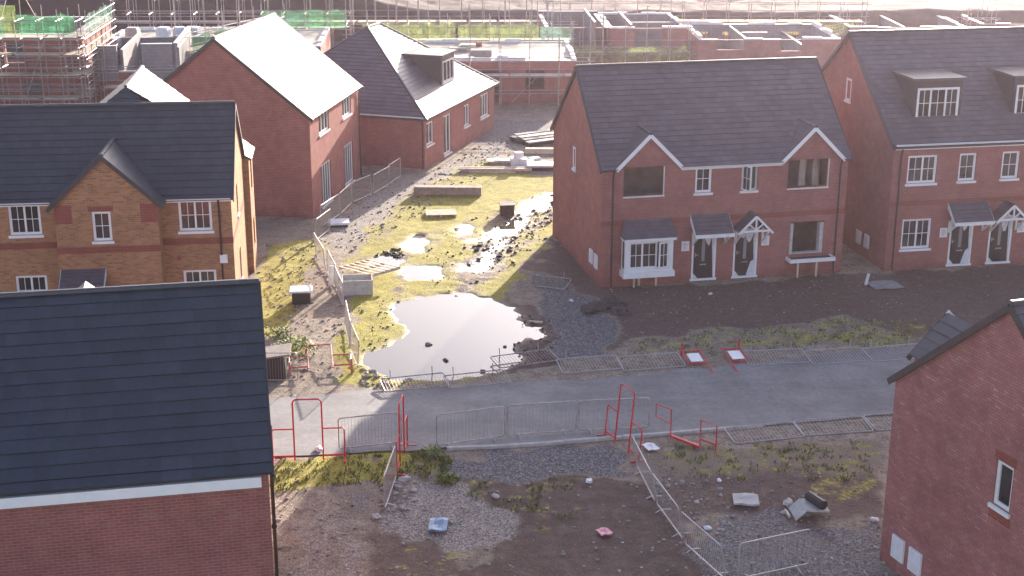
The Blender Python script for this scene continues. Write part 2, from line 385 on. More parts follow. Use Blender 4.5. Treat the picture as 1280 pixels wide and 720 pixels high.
def gutter(par, T, s0, s1, z, col='white', h=.17, y=-.10):
    f = MB(); f.box((s0, y, z-h), (s1, y+.05, z-.02), T); o = f.build('fascia', M['white'], par)
    g = MB(); n = 8; r = .055
    pr = [(y-.06+math.cos(PI+PI*k/n)*r, z-.02+math.sin(PI+PI*k/n)*r*1.1) for k in range(n+1)]
    for (y0, z0_), (y1, z1_) in zip(pr, pr[1:]):
        g.face([T @ Vector((s0, y0, z0_)), T @ Vector((s1, y0, z0_)), T @ Vector((s1, y1, z1_)), T @ Vector((s0, y1, z1_))], smooth=True)
    g.build('gutter', M['white'] if col == 'white' else M['pipe'], o)
    return o
def downpipe(par, T, s, z1, z0=0.0, y=-.06, top=None):
    g = MB(); pts = [(s, y-.09, z1), (s, y-.09, z1-.08), (s, y, z1-.3), (s, y, z0+.12), (s, y-.09, z0)]
    if top: pts = [(s, y, z1), (s, y, z0)]
    g.tube([T @ Vector(p) for p in pts], .038, 8); o = g.build('downpipe', M['pipe'], par)
    z = z1-.6
    while z > z0+.3:
        k = MB(); k.tube([T @ Vector((s, y, z)), T @ Vector((s, y, z-.06))], .055, 8); z -= 1.5; k.build('pipe_clip', M['pipe'], o)
    return o
def meter(par, T, s, z, w=.46, h=.6):
    f = MB(); f.box((s-w/2, -.06, z), (s+w/2, -.002, z+h), T); o = f.build('meter_box', M['white'], par)
    g = MB(); g.box((s-w/2+.03, -.072, z+.03), (s+w/2-.03, -.061, z+h-.03), T); g.build('meter_door', M['wrap'], o)
def notice(par, T, s, z):
    f = MB(); f.box((s-.17, -.02, z), (s+.17, -.002, z+.42), T); o = f.build('notice_sheet', M['white'], par)
    g = MB()
    r = random.Random(int(s*31))
    for k in range(6): g.box((s-.12, -.024, z+.33-k*.05), (s-.12+.14+.1*r.random(), -.0205, z+.345-k*.05), T)
    g.build('printed_lines', M['timber_old'], o)
def canopy_lean(par, T, s0, s1, z0, z1, out=.75, gauge=.2):
    m = MB(); P = lambda s, d, z: T @ Vector((s, d, z))
    slope(m, P(s0, -out, z0), P(s1, -out, z0), P(s1, -.003, z1), P(s0, -.003, z1), gauge)
    o = m.build('porch_canopy', M['tile'], par)
    f = MB(); f.box((s0-.02, -out-.05, z0-.14), (s1+.02, -out, z0+.01), T)
    for s in (s0, s1):
        q = [P(s-.02, -out, z0-.12), P(s-.02, -out, z0+.0), P(s-.02, -.004, z1-.02), P(s-.02, -.004, z1-.28)]
        q2 = [p + (T.to_3x3() @ Vector((.04, 0, 0))) for p in q]
        f.face(q); f.face(q2[::-1])
        for i in range(4): f.face([q[i], q2[i], q2[(i+1) % 4], q[(i+1) % 4]])
    f.build('fascia', M['white'], o)
    for s in (s0+.12, s1-.12):
        b = MB(); b.beam(P(s, -.05, z0-.62), P(s, -.05, z0-.12), .07, .07); b.beam(P(s, -.05, z0-.6), P(s, -out+.1, z0-.14), .06, .07); b.build('bracket', M['white'], o)
    return o
def canopy_gable(par, T, s0, s1, z0, zp, out=.75, gauge=.2):
    P = lambda s, d, z: T @ Vector((s, d, z)); c = (s0+s1)/2; m = MB()
    slope(m, P(s0, -.003, z0), P(s0, -out, z0), P(c, -out, zp), P(c, -.003, zp), gauge)
    slope(m, P(s1, -out, z0), P(s1, -.003, z0), P(c, -.003, zp), P(c, -out, zp), gauge)
    ridge(m, P(c, -out, zp+.02), P(c, -.01, zp+.02), .08)
    o = m.build('porch_canopy', M['tile'], par)
    b = MB(); y = -out-.02; w = .09
    b.beam(P(s0-.03, y, z0-.08), P(c, y, zp-.06), .05, w, up=(0,0,1)); b.beam(P(s1+.03, y-.001, z0-.08), P(c, y-.001, zp-.06), .05, w)
    b.beam(P(s0+.15, y+.002, z0+.04), P(s1-.15, y+.002, z0+.04), .05, .08)
    b.beam(P(c, y+.004, z0+.05), P(c, y+.004, zp-.1), .05, .06)
    for k in (-1, 1): b.beam(P(c, y+.006, z0+.08), P(c+k*(s1-s0)*.22, y+.006, z0+(zp-z0)*.48), .05, .05)
    b.build('truss', M['white'], o)
    for s in (s0+.14, s1-.14):
        b = MB(); b.beam(P(s, -.05, z0-.65), P(s, -.05, z0-.05), .07, .07); b.beam(P(s, -.05, z0-.62), P(s, -out+.1, z0-.08), .06, .07)
        b.beam(P(s, -.02, z0-.03), P(s, -out+.02, z0-.03), .06, .07); b.build('bracket', M['white'], o)
    return o
def gable_roof(par, W, D, he, hr, tile, gauge, segs, ov=.16, vg=.09, back=True, name='roof'):
    """main front/back slopes; eave strip only over segs so that flush front gables stay clear"""
    k = (hr-he)/(D/2); r = MB(); e = .05
    slope(r, (-vg, 0, he+e), (W+vg, 0, he+e), (W+vg, D/2, hr+e), (-vg, D/2, hr+e), gauge)
    for a, b in segs: slope(r, (a, -ov, he+e-k*ov), (b, -ov, he+e-k*ov), (b, -.002, he+e-.0016), (a, -.002, he+e-.0016), gauge)
    slope(r, (W+vg, D+ov, he+e-k*ov), (-vg, D+ov, he+e-k*ov), (-vg, D/2, hr+e), (W+vg, D/2, hr+e), gauge)
    o = r.build(name, M[tile], par)
    rr = MB(); ridge(rr, (-vg, D/2, hr+e+.06), (W+vg, D/2, hr+e+.06)); rr.build('ridge_tiles', M['ridge'], o)
    for nm, x in (('verge', -vg), ('verge', W+vg)):
        v = MB(); s = 1 if x > 0 else -1
        v.beam((x+s*.012, -ov, he-.02-k*ov), (x+s*.012, D/2, hr-.02), .05, .16); v.beam((x+s*.013, D+ov, he-.02-k*ov), (x+s*.013, D/2, hr-.02), .05, .16)
        v.build(nm, M['verge'], o)
    return o
def front_gable(par, u0, u1, ze, zp, v_out, main, tile, gauge, brick, bargemat, ovs=.12, wall_from=None):
    """cross gable whose front wall stands at v=-v_out; main=(he,k) of the roof it dies into"""
    he, k = main; c = (u0+u1)/2; m = MB(); e = .05; P = Vector
    vr = (zp-he)/k + .05; ve = max((ze-he)/k, 0) + .02; f = -v_out-ovs
    slope(m, P((u0, ve, ze)), P((u0, f, ze)), P((c, f, zp)), P((c, vr, zp)), gauge)
    slope(m, P((u1, f, ze)), P((u1, ve, ze)), P((c, vr, zp)), P((c, f, zp)), gauge)
    o = m.build('cross_gable_roof', M[tile], par)
    rr = MB(); ridge(rr, (c, f, zp+.05), (c, vr+.1, zp+.05), .10); rr.build('ridge_tiles', M['ridge'], o)
    b = MB(); b.beam((u0-.02, f-.015, ze-.10), (c, f-.015, zp-.06), .03, .15); b.beam((u1+.02, f-.016, ze-.10), (c, f-.016, zp-.06), .03, .15)
    b.build('bargeboard', M[bargemat], o)
    return o

GAB = 0.28
# ================================================================== centre: semi-detached pair
C = thing('brick_house', 'red brick semi-detached pair with two white-edged gablets and unglazed openings', 'house', (3.655, 56.874, 0), .212)
W, D, he, hr = 10.72, 8.36, 5.08, 8.50; kC = (hr-he)/(D/2)
fr = FR(W, D, 'front')
w = MB()
ops = [(.9, 2.65, 3.84, 5.04, .3), (3.98, 4.69, 3.84, 5.0), (5.99, 6.69, 3.84, 5.0), (8.03, 9.87, 3.84, 5.04, .3), (3.96, 5.02, .1, 2.2), (5.8, 6.86, .1, 2.2), (8.28, 9.79, .95, 2.35, .3), (.95, 2.9, .75, 2.15, .3)]
wall(w, fr, W, he, ops)
for a, b, z in ((.67, 3.27, 6.36), (7.80, 10.40, 6.36)): w.face([fr @ Vector(p) for p in ((a, 0, he), (b, 0, he), ((a+b)/2, 0, z))])
wall(w, FR(W, D, 'right'), D, he, (), hr); wall(w, FR(W, D, 'left'), D, he, (), hr); wall(w, FR(W, D, 'back'), W, he)
w.build('wall', M['brick'], C)
bd = MB(); bd.box((-.02, -.012, 2.62), (W+.0, -.002, 2.84)); bd.build('brick_course', M['brick_band'], C)
i = MB()   # bare inside seen through the openings
i.box((.05, .05, 2.55), (W-.05, D-.05, 2.75)); i.box((.05, 2.6, 2.76), (W-.05, 2.7, 5.0)); i.box((.05, 2.6, .0), (W-.05, 2.7, 2.54)); i.box((5.3, .05, .0), (5.42, 2.59, 2.54)); i.box((5.3, .05, 2.76), (5.42, 2.59, 5.0))
for s in (8.75, 9.35): i.box((s, .5, 2.76), (s+.28, .62, 4.95))
i.build('inner_partition', M['plaster'], C)
rf = gable_roof(C, W, D, he, hr, 'tile', GAB, [(-.09, .62), (3.32, 7.75), (10.45, W+.09)])
for a, b in ((.58, 3.36), (7.71, 10.49)): front_gable(C, a, b, 5.06, 6.42, 0, (he, kC), 'tile', .22, 'brick', 'white')
gutter(C, fr, 3.34, 7.73, he-.05)
downpipe(C, fr, .45, 5.0); downpipe(C, fr, 10.36, 5.0)
window(C, fr, 3.98, 4.69, 3.84, 5.0, ((1, 2, 2),), 'white')
window(C, fr, 5.99, 6.69, 3.84, 5.0, ((1, 2, 2),), 'white', opened=(0, -1.25), label='small upstairs window standing open')
for (a, b, c_, d_) in ((.9, 2.65, 3.84, 5.04), (8.03, 9.87, 3.84, 5.04)):
    t = MB(); t.box((a, -.01, c_-.07), (b+.02, .1, c_-.002), fr); t.box((b-.04, -.006, c_), (b-.003, .06, d_), fr); t.build('opening_trim', M['sill'], C)
# bay window
bay = MB(); y0 = -.55; a, b = .88, 2.95
for s0, s1 in ((a, a+.16), (b-.16, b)): bay.box((s0, y0, .74), (s1, y0+.1, 2.14), fr)
bay.box((a+.16, y0+.001, 2.04), (b-.16, y0+.1, 2.14), fr); bay.box((a+.16, y0+.001, .74), (b-.16, y0+.1, .86), fr)
for s in (a, b-.08): bay.box((s, y0+.1, .74), (s+.08, -.002, .86), fr); bay.box((s, y0+.1, 2.04), (s+.08, -.002, 2.14), fr); bay.box((s+.01, -.07, .86), (s+.07, -.002, 2.04), fr)
bo = bay.build('bay_window', M['white'], C)
TB = fr @ Matrix.Translation((0, y0, 0))
window(bo, TB, a+.16, b-.16, .86, 2.04, ((1, 2, 2), (1.15, 2, 2), (.95, 2, 2)), None, dep=.015, opened=(2, .35), name='bay_sash')
g = MB(); g.box((a+.03, y0+.1, .86), (a+.04, -.07, 2.04), fr); g.box((b-.04, y0+.1, .86), (b-.03, -.07, 2.04), fr); g.build('pane', M['glass'], bo)
g = MB(); g.box((a-.06, y0-.08, .50), (b+.08, -.002, .735), fr); g.build('bay_base', M['white'], bo)
g = MB()
for s in (1.35, 2.3): g.box((s, -.3, -.02), (s+.07, -.23, .5), fr)
g.box((1.62, -.06, 0), (1.72, -.004, .5), fr); g.build('bay_prop', M['timber'], bo)
m = MB(); P = lambda s, d, z: fr @ Vector((s, d, z))
slope(m, P(a-.06, y0-.12, 2.18), P(b+.1, y0-.12, 2.18), P(b+.02, -.003, 2.85), P(a+.1, -.003, 2.85), .2)
slope(m, P(a-.06, -.003, 2.18), P(a-.06, y0-.12, 2.18), P(a+.1, -.003, 2.85), P(a+.1, -.003, 2.85), .2)
br_ = m.build('bay_roof', M['tile'], bo)
g = MB(); g.box((a-.05, y0-.14, 2.08), (b+.09, y0-.09, 2.19), fr); g.box((a-.05, y0-.09, 2.08), (a-.01, -.003, 2.19), fr); g.box((b+.05, y0-.09, 2.08), (b+.09, -.003, 2.19), fr); g.build('bay_fascia', M['white'], bo)
# the unfinished bay opposite: jambs and a bare base on props
g = MB(); g.box((8.29, -.03, .95), (8.42, .26, 2.3), fr); g.box((9.62, -.03, .95), (9.78, .26, 2.3), fr); g.box((8.42, -.02, .95), (9.62, .2, 1.0), fr); o = g.build('bare_window_jamb', M['conc'], C)
g = MB(); g.box((8.15, -.55, .70), (10.2, -.48, .86), fr); g.box((8.15, -.48, .70), (8.22, -.003, .86), fr); g.box((10.13, -.48, .70), (10.2, -.003, .86), fr); o = g.build('unfinished_bay_base', M['white'], C)
g = MB(); g.box((8.22, -.478, .72), (10.13, -.003, .79), fr); g.build('base_deck', M['black'], o)
for s in (8.55, 9.4):
    g = MB(); g.box((s, -.4, 0), (s+.07, -.33, .70), fr); g.build('bay_prop', M['timber'], o)
canopy_lean(C, fr, 3.84, 5.50, 2.24, 2.92); canopy_gable(C, fr, 5.72, 7.18, 2.24, 2.96)
door(C, fr, 3.96, 5.02, 2.2); door(C, fr, 5.8, 6.86, 2.2)
notice(C, fr, 3.66, 1.37); notice(C, fr, 7.2, 1.41)
TL = FR(W, D, 'left')
meter(C, TL, D-1.38, .66); meter(C, TL, D-.62, .66)
window(C, TL, D-4.72, D-4.28, 4.02, 5.0, ((1, 1, 1),), 'white', dep=-.02)

# ================================================================== right: two-and-a-half storey pair
R_ = thing('brick_house', 'tall red brick pair with white dormer windows in its roof, at the right edge', 'house', (16.077, 59.338, 0), .189)
W, D, he, hr = 10.4, 10.48, 5.5, 9.47; kR = (hr-he)/(D/2); fr = FR(W, D, 'front')
w = MB()
wins = [(.67, 2.0, 3.82, 5.03, 2), (3.02, 3.80, 3.84, 5.04, 1), (5.0, 5.8, 3.86, 5.05, 1), (.66, 2.0, .92, 2.25, 2), (6.95, 8.3, 3.82, 5.03, 2), (8.4, 9.7, .92, 2.25, 2)]
wall(w, fr, W, he, [q[:4] for q in wins] + [(2.9, 3.98, .1, 2.2), (4.75, 5.83, .1, 2.2)])
wall(w, FR(W, D, 'right'), D, he, (), hr); wall(w, FR(W, D, 'left'), D, he, (), hr); wall(w, FR(W, D, 'back'), W, he)
w.build('wall', M['brick'], R_)
bd = MB(); bd.box((-.02, -.012, 2.85), (W, -.002, 3.07)); bd.build('brick_course', M['brick_band'], R_)
rf = gable_roof(R_, W, D, he, hr, 'tile', GAB, [(-.09, W+.09)])
gutter(R_, fr, .05, W, he+.06, h=.24); downpipe(R_, fr, .32, 5.35)
for q in wins: window(R_, fr, *q[:4], ((1, 2, 2),) if q[4] == 1 else ((1.1, 2, 2), (1, 2, 2)), 'white')
canopy_lean(R_, fr, 2.7, 4.5, 2.2, 2.92); canopy_gable(R_, fr, 5.0-.35, 6.1, 2.2, 2.9)
door(R_, fr, 2.9, 3.98, 2.2); door(R_, fr, 4.75, 5.83, 2.2); notice(R_, fr, 2.6, 1.37); notice(R_, fr, 6.24, 1.41)
TL = FR(W, D, 'left'); meter(R_, TL, D-2.75, .45); meter(R_, TL, D-1.9, .48)
window(R_, TL, D-5.3, D-4.75, 6.5, 7.5, ((1, 1, 1),), 'white', dep=-.02)
def dormer_front(par, u0, u1, v0, zb, zt, main):
    he_, k = main; vb = (zt-he_)/k; m = MB()
    m.box((u0, v0, zb-.5), (u1, vb+.1, zt)); o = m.build('dormer', M['verge'], par)
    r = MB(); r.box((u0-.12, v0-.14, zt+.001), (u1+.12, vb+.12, zt+.10)); r.build('dormer_roof', M['ridge'], o)
    Td = Matrix.Translation((0, v0, 0)); window(o, Td, u0+.14, u1-.14, zb+.04, zt-.32, ((.8, 2, 2), (1, 2, 2), (.8, 2, 2)), 'white', dep=-.05, name='dormer_window')
    return o
for a in (1.27, 5.86): dormer_front(R_, a, a+2.2, 1.2, 6.32, 8.0, (he, kR))

# ================================================================== left middle: gable-fronted house seen end on
a_ = -.160; W, D, he, hr = 9.05, 9.0, 5.0, 8.59
T_ = thing('brick_house', 'red brick house with a blank gable end and a roof slope glaring white', 'house', (-9.70-W*math.cos(a_), 67.778-W*math.sin(a_), 0), a_)
w = MB(); TR = FR(W, D, 'right')
wt = [(1.5, 3.25, 3.78, 4.92, 3), (5.75, 7.4, 3.78, 4.92, 3), (1.6, 3.3, .14, 2.25, 4), (5.8, 7.5, .14, 2.3, 4)]
wall(w, TR, D, he, [q[:4] for q in wt])
wall(w, FR(W, D, 'front'), W, he, (), hr); wall(w, FR(W, D, 'back'), W, he, (), hr); wall(w, FR(W, D, 'left'), D, he)
w.build('wall', M['brick'], T_)
k = (hr-he)/(W/2); r = MB(); e = .05; ov = .2; vg = .09
slope(r, (W+ov, -vg, he+e-k*ov), (W+ov, D+vg, he+e-k*ov), (W/2, D+vg, hr+e), (W/2, -vg, hr+e), GAB)
slope(r, (-ov, D+vg, he+e-k*ov), (-ov, -vg, he+e-k*ov), (W/2, -vg, hr+e), (W/2, D+vg, hr+e), GAB)
o = r.build('roof', M['tile'], T_); rr = MB(); ridge(rr, (W/2, -vg, hr+.11), (W/2, D+vg, hr+.11)); rr.build('ridge_tiles', M['ridge'], o)
for y in (-vg-.012, D+vg+.012):
    v = MB(); v.beam((-ov, y, he-.03-k*ov), (W/2, y, hr-.02), .05, .16); v.beam((W+ov, y, he-.03-k*ov), (W/2, y, hr-.02), .05, .16); v.build('verge', M['verge'], o)
gutter(T_, TR, .0, D, he-.04, h=.15)
for q in wt: window(T_, TR, *q[:4], [(1, 1, 1)]*q[4], 'white')
downpipe(T_, TR, D-.2, 4.9)

# ================================================================== hipped bungalow behind it
a_ = -.3157; W, D, he, hr = 11.0, 12.0, 2.96, 6.93; k = (hr-he)/5.5
F_ = thing('brick_bungalow', 'low hip-roofed red brick house with one flat dormer in its sunlit slope', 'house', (-4.875-W*math.cos(a_), 78.297-W*math.sin(a_), 0), a_)
w = MB(); TR = FR(W, D, 'right')
wf = [(.3, 1.4, 1.22, 2.5, 2), (3.0, 4.2, .12, 2.4, 2), (6.45, 7.4, 1.1, 2.4, 2), (9.4, 10.9, 1.05, 2.5, 3)]
wall(w, TR, D, he, [q[:4] for q in wf])
for sd, L in (('front', W), ('back', W), ('left', D)): wall(w, FR(W, D, sd), L, he)
w.build('wall', M['brick'], F_)
r = MB(); ov = .28; e = .05; z0 = he+e-k*ov; z1 = hr+e; H1, H2 = (W/2, 5.1, z1), (W/2, 6.9, z1)
slope(r, (-ov, -ov, z0), (W+ov, -ov, z0), H1, H1, GAB)
slope(r, (W+ov, -ov, z0), (W+ov, D+ov, z0), H2, H1, GAB)
slope(r, (W+ov, D+ov, z0), (-ov, D+ov, z0), H2, H2, GAB)
slope(r, (-ov, D+ov, z0), (-ov, -ov, z0), H1, H2, GAB)
o = r.build('roof', M['tile'], F_)
rr = MB(); up = Vector((0, 0, .05))
for p, q in ((H1, H2), ((-ov, -ov, z0), H1), ((W+ov, -ov, z0), H1), ((W+ov, D+ov, z0), H2), ((-ov, D+ov, z0), H2)): ridge(rr, Vector(p)+up, Vector(q)+up, .10)
rr.build('ridge_tiles', M['ridge'], o)
gutter(F_, FR(W, D, 'front'), -.1, W+.1, he-.02, h=.18, y=-.2); gutter(F_, TR, -.1, D+.1, he-.02, h=.15, y=-.2)
downpipe(F_, FR(W, D, 'front'), W-.08, he-.1)
for q in wf: window(F_, TR, *q[:4], [(1, 1, 1)]*q[4], 'white')
d = MB(); d.box((W-3.5, 5.35, 3.4), (W-1.0, 7.55, 5.4)); o = d.build('dormer', M['verge'], F_)
d = MB(); d.box((W-3.6, 5.2, 5.401), (W-.85, 7.7, 5.5)); d.build('dormer_roof', M['ridge'], o)
window(o, Matrix.Translation((W-1.0, 0, 0)) @ Matrix.Rotation(PI/2, 4, 'Z'), 5.55, 7.35, 3.85, 5.1, [(1, 1, 1)]*3, 'white', dep=-.05, name='dormer_window')

# ================================================================== left: buff brick house with projecting gable and rear wing
a_ = .113; W, D, he, hr = 9.1, 6.64, 5.08, 7.92; kY = (hr-he)/(D/2)
Y_ = thing('buff_brick_house', 'orange-buff brick house with red bands and a projecting front gable, at the left edge', 'house', (-10.55-W*math.cos(a_), 52.288-W*math.sin(a_), 0), a_)
fr = FR(W, D, 'front'); w = MB()
wy = [(.97, 2.12, 3.76, 4.94, 2), (W-1.96, W-.74, 3.74, 4.94, 2), (.97, 2.12, .98, 2.18, 2), (W-1.94, W-.71, 1.02, 2.2, 2)]
wall(w, fr, W, he, [q[:4] for q in wy])
g0, g1, go = W-6.43+.12, W-2.49-.12, .8; TG = FR(W, D, 'front', -go)
gops = [(W-4.99, W-4.31, 3.67, 4.79), (W-4.19, W-3.5, 1.1, 1.93), (W-6.0, W-5.0, .1, 2.15)]
wall(w, TG, g1, he, gops, s0=g0); w.face([TG @ Vector(p) for p in ((g0, 0, he), (g1, 0, he), ((g0+g1)/2, 0, 6.80))])
for x, s in ((g0, 1), (g1, -1)):
    q = [(x, -go, -.3), (x, 0, -.3), (x, 0, he), (x, -go, he)]; w.face(q if s < 0 else q[::-1])
TR = FR(W, D, 'right'); wall(w, TR, D, he, [(2.6, 3.2, 3.6, 4.8), (2.4, 3.2, .9, 2.2)], hr); wall(w, FR(W, D, 'left'), D, he, (), hr)
w.build('wall', M['brick_buff'], Y_)
bd = MB()
for a, b, T in ((-.0, g0-.002, fr), (g1+.002, W+.012, fr), (g0-.012, g1+.012, TG)):
    bd.box((a, -.014, 3.22), (b, -.002, 3.46), T)
bd.box((.0, -.013, 3.22), (D, -.002, 3.46), TR)
for a, b, T, z0_, z1_ in ((g0, g0+.62, TG, 4.35, 5.06), (g1-.62, g1, TG, 4.35, 5.06), (W-5.1, W-4.2, TG, 4.80, 4.99)): bd.box((a, -.012, z0_), (b, -.002, z1_), T)
bd.build('red_brick_band', M['brick_band'], Y_)
gable_roof(Y_, W, D, he, hr, 'tile_big', .345, [(-.09, g0-.1), (g1+.1, W+.09)])
front_gable(Y_, g0-.22, g1+.22, 4.98, 6.90, go, (he, kY), 'tile_big', .3, 'brick_buff', 'verge', ovs=.1)
gutter(Y_, fr, 0, g0-.25, he-.03); gutter(Y_, fr, g1+.25, W, he-.03); downpipe(Y_, fr, W-.46, 4.95)
for q in wy: window(Y_, fr, *q[:4], ((1, 2, 2), (1, 2, 2)), 'white')
window(Y_, TG, *gops[0], ((1, 2, 2),), 'white'); window(Y_, TG, *gops[1], ((1, 2, 1),), 'white')
window(Y_, TR, 2.6, 3.2, 3.6, 4.8, ((1, 1, 1),), 'white'); window(Y_, TR, 2.4, 3.2, .9, 2.2, ((1, 1, 1),), 'white')
door(Y_, TG, W-6.0, W-5.0, 2.15, film=False); canopy_lean(Y_, TG, W-6.25, W-4.66, 2.1, 2.62)
b = MB(); b.box((W-.53, -.1, 2.47), (W-.25, -.003, 2.80), fr); b.build('utility_box', M['white'], Y_)
b = MB(); b.box((W-2.12, -.02, 2.62), (W-1.98, -.003, 2.76), fr); b.build('air_brick', M['brick_band'], Y_)
# rear wing: ridge runs back, a little higher than the main ridge
wr0, wr1, wb = .6, W+.25, 8.85; wc = (wr0+wr1)/2; zr = 5.0 + (wr1-wc)*.80
w = MB(); wall(w, FR(wr1, wb, 'right'), wb, 4.98, [(7.4, 8.2, .9, 2.1), (7.4, 8.2, 3.4, 4.7)], s0=D+.003)
w.face([(wr1, wb, -.3), (wr0, wb, -.3), (wr0, wb, 4.98), (wr1, wb, 4.98)]); w.face([(wr1, wb, 4.98), (wr0, wb, 4.98), (wc, wb, zr)])
w.face([(wr0, wb, -.3), (wr0, D, -.3), (wr0, D, 4.98), (wr0, wb, 4.98)]); w.face([(wr1, D+.003, -.3), (wr1, D+.003, 4.98), (W, D+.003, 4.98), (W, D+.003, -.3)])
w.build('rear_wall', M['brick_buff'], Y_)
r = MB(); vt = D/2 + (zr-hr)/kY*-1*0
vt = D/2 - .0
# the front tip of the wing roof carries the main front slope up to the wing ridge
vtip = (zr-he)/kY; half = (zr-hr)/.80
k2 = .80
slope(r, (wr1+.12, D+.1, 4.98+.05-.12*k2), (wr1+.12, wb+.1, 4.98+.05-.12*k2), (wc, wb+.1, zr+.05), (wc, vtip, zr+.05), .345)
slope(r, (wc-(wr1-wc)-.12, wb+.1, 4.98+.05-.12*k2), (wc-(wr1-wc)-.12, D+.1, 4.98+.05-.12*k2), (wc, vtip, zr+.05), (wc, wb+.1, zr+.05), .345)
hz = hr+.052
slope(r, (wc-half-.05, D/2, hz), (wc+half+.05, D/2, hz), (wc, vtip, zr+.05), (wc, vtip, zr+.05), .345)
o = r.build('rear_roof', M['tile_big'], Y_)
rr = MB(); ridge(rr, (wc, vtip, zr+.1), (wc, wb+.1, zr+.1), .09); rr.build('ridge_tiles', M['ridge'], o)

# ================================================================== bottom left: near house, roof and blank wall
a_ = .201; W, D, he = 12.0, 7.3, 5.0; hr = he+.15 + D/2*.795
L_ = thing('brick_house', 'nearest red brick house with a big charcoal tiled roof filling the lower left corner', 'house', (-5.26-W*math.cos(a_)-.3*math.sin(a_), 28.36-W*math.sin(a_)+.3*math.cos(a_), 0), a_)
fr = FR(W, D, 'front'); w = MB(); wall(w, fr, W, he, ()); TR = FR(W, D, 'right')
wall(w, TR, D, he, (), hr-.02); wall(w, FR(W, D, 'left'), D, he, (), hr-.02); wall(w, FR(W, D, 'back'), W, he); w.build('wall', M['brick'], L_)
gable_roof(L_, W, D, he+.06, hr, 'tile_big', .345, [(-.09, W+.09)], ov=.2)
f = MB(); f.box((0, -.16, he-.40), (W-.16, -.03, he-.16), fr); f.build('fascia', M['white'], L_)
g = MB(); pts = [(W+.09, 1.2, 5.35), (W+.09, 1.2, -.1)]; g.tube(pts, .045, 8); g.tube([(W+.09, 1.2, 5.35), (W+.09, 1.2, 5.46)], .07, 8); o = g.build('soil_pipe', M['pipe'], L_)
for z in (4.4, 3.0, 1.6):
    g = MB(); g.tube([(W+.09, 1.2, z), (W+.09, 1.2, z-.09)], .065, 8); g.build('pipe_clip', M['pipe'], o)
meter(L_, TR, 2.2, 3.9, .3, .5)
# a cross wing at the far side: only the tip of its gable peeps over the ridge
cg, yc, zt = W-4.35, D/2+2.4, hr-1.28; hw = 2.7; ze = zt-hw*.95; r = MB()
slope(r, (cg+hw, yc, ze), (cg+hw, D+1.5, ze), (cg, D+1.5, zt), (cg, yc, zt), .345); slope(r, (cg-hw, D+1.5, ze), (cg-hw, yc, ze), (cg, yc, zt), (cg, D+1.5, zt), .345)
o = r.build('cross_wing_roof', M['tile_big'], L_)
w = MB(); w.box((cg-hw+.3, D+.003, -.3), (cg+hw-.3, D+1.4, ze)); w.face([(cg-hw, yc+.05, ze), (cg+hw, yc+.05, ze), (cg, yc+.05, zt-.05)]); w.face([(cg+hw, D+1.4, ze), (cg-hw, D+1.4, ze), (cg, D+1.4, zt-.1)]); w.build('cross_wing_wall', M['brick'], L_)

# ================================================================== bottom right: near gable end
ab = -1.219 + PI/2; D, W, he = 8.02, 9.0, 5.1; hr = he + D/2*.795
# its road front faces away; local frame: front wall along x, left gable is the wall we see
bx_, by_ = 9.686, 33.789   # far-left corner = back end of the left wall
ox, oy = bx_ + D*math.sin(ab), by_ - D*math.cos(ab)
B_ = thing('brick_house', 'red brick gable end with one small white window, in the lower right corner', 'house', (ox, oy, 0), ab)
TL = FR(W, D, 'left'); w = MB()
wall(w, TL, D, he, [(4.02, 4.62, 3.5, 4.62)], hr); wall(w, FR(W, D, 'right'), D, he, (), hr); wall(w, FR(W, D, 'front'), W, he); wall(w, FR(W, D, 'back'), W, he); w.build('wall', M['brick_pale'], B_)
gable_roof(B_, W, D, he, hr, 'tile', GAB, [(-.09, W+.09)])
window(B_, TL, 4.02, 4.62, 3.5, 4.62, ((1, 1, 1),), 'white')
for z0_, z1_ in ((4.625, 4.85), (3.15, 3.39)):
    bd = MB(); bd.box((3.95, -.008, z0_), (4.7, -.002, z1_), TL); bd.build('brick_course', M['brick_band'], B_)
meter(B_, TL, .77, .37, .5, .62); meter(B_, TL, 1.5, .37, .5, .62)
# front cross gable on the road side: lead-grey slope with a white end
kB = .795
m = MB(); u0, u1, zp, ze = .75, 2.85, 6.45, 5.45; c = (u0+u1)/2; Yf = D+.55
slope(m, (u0, Yf, ze), (u0, D-.1, ze), (c, D-1.7, zp), (c, Yf, zp), GAB); slope(m, (u1, D-.1, ze), (u1, Yf, ze), (c, Yf, zp), (c, D-1.7, zp), GAB)
o = m.build('cross_gable_roof', M['ridge'], B_)
b = MB(); b.beam((u0-.03, Yf+.02, ze-.14), (c, Yf+.02, zp-.06), .04, .14); b.build('bargeboard', M['verge'], o)
b = MB(); b.beam((u1+.03, Yf+.021, ze-.08), (c, Yf+.021, zp+.0), .04, .16); b.build('bargeboard', M['white'], o)
w = MB(); w.box((u0+.12, D+.003, -.3), (u1-.12, D+.48, ze-.1)); w.face([(u1-.1, D+.48, ze-.1), (u0+.1, D+.48, ze-.1), (c, D+.48, zp-.12)]); w.build('bay_wall', M['brick'], B_)
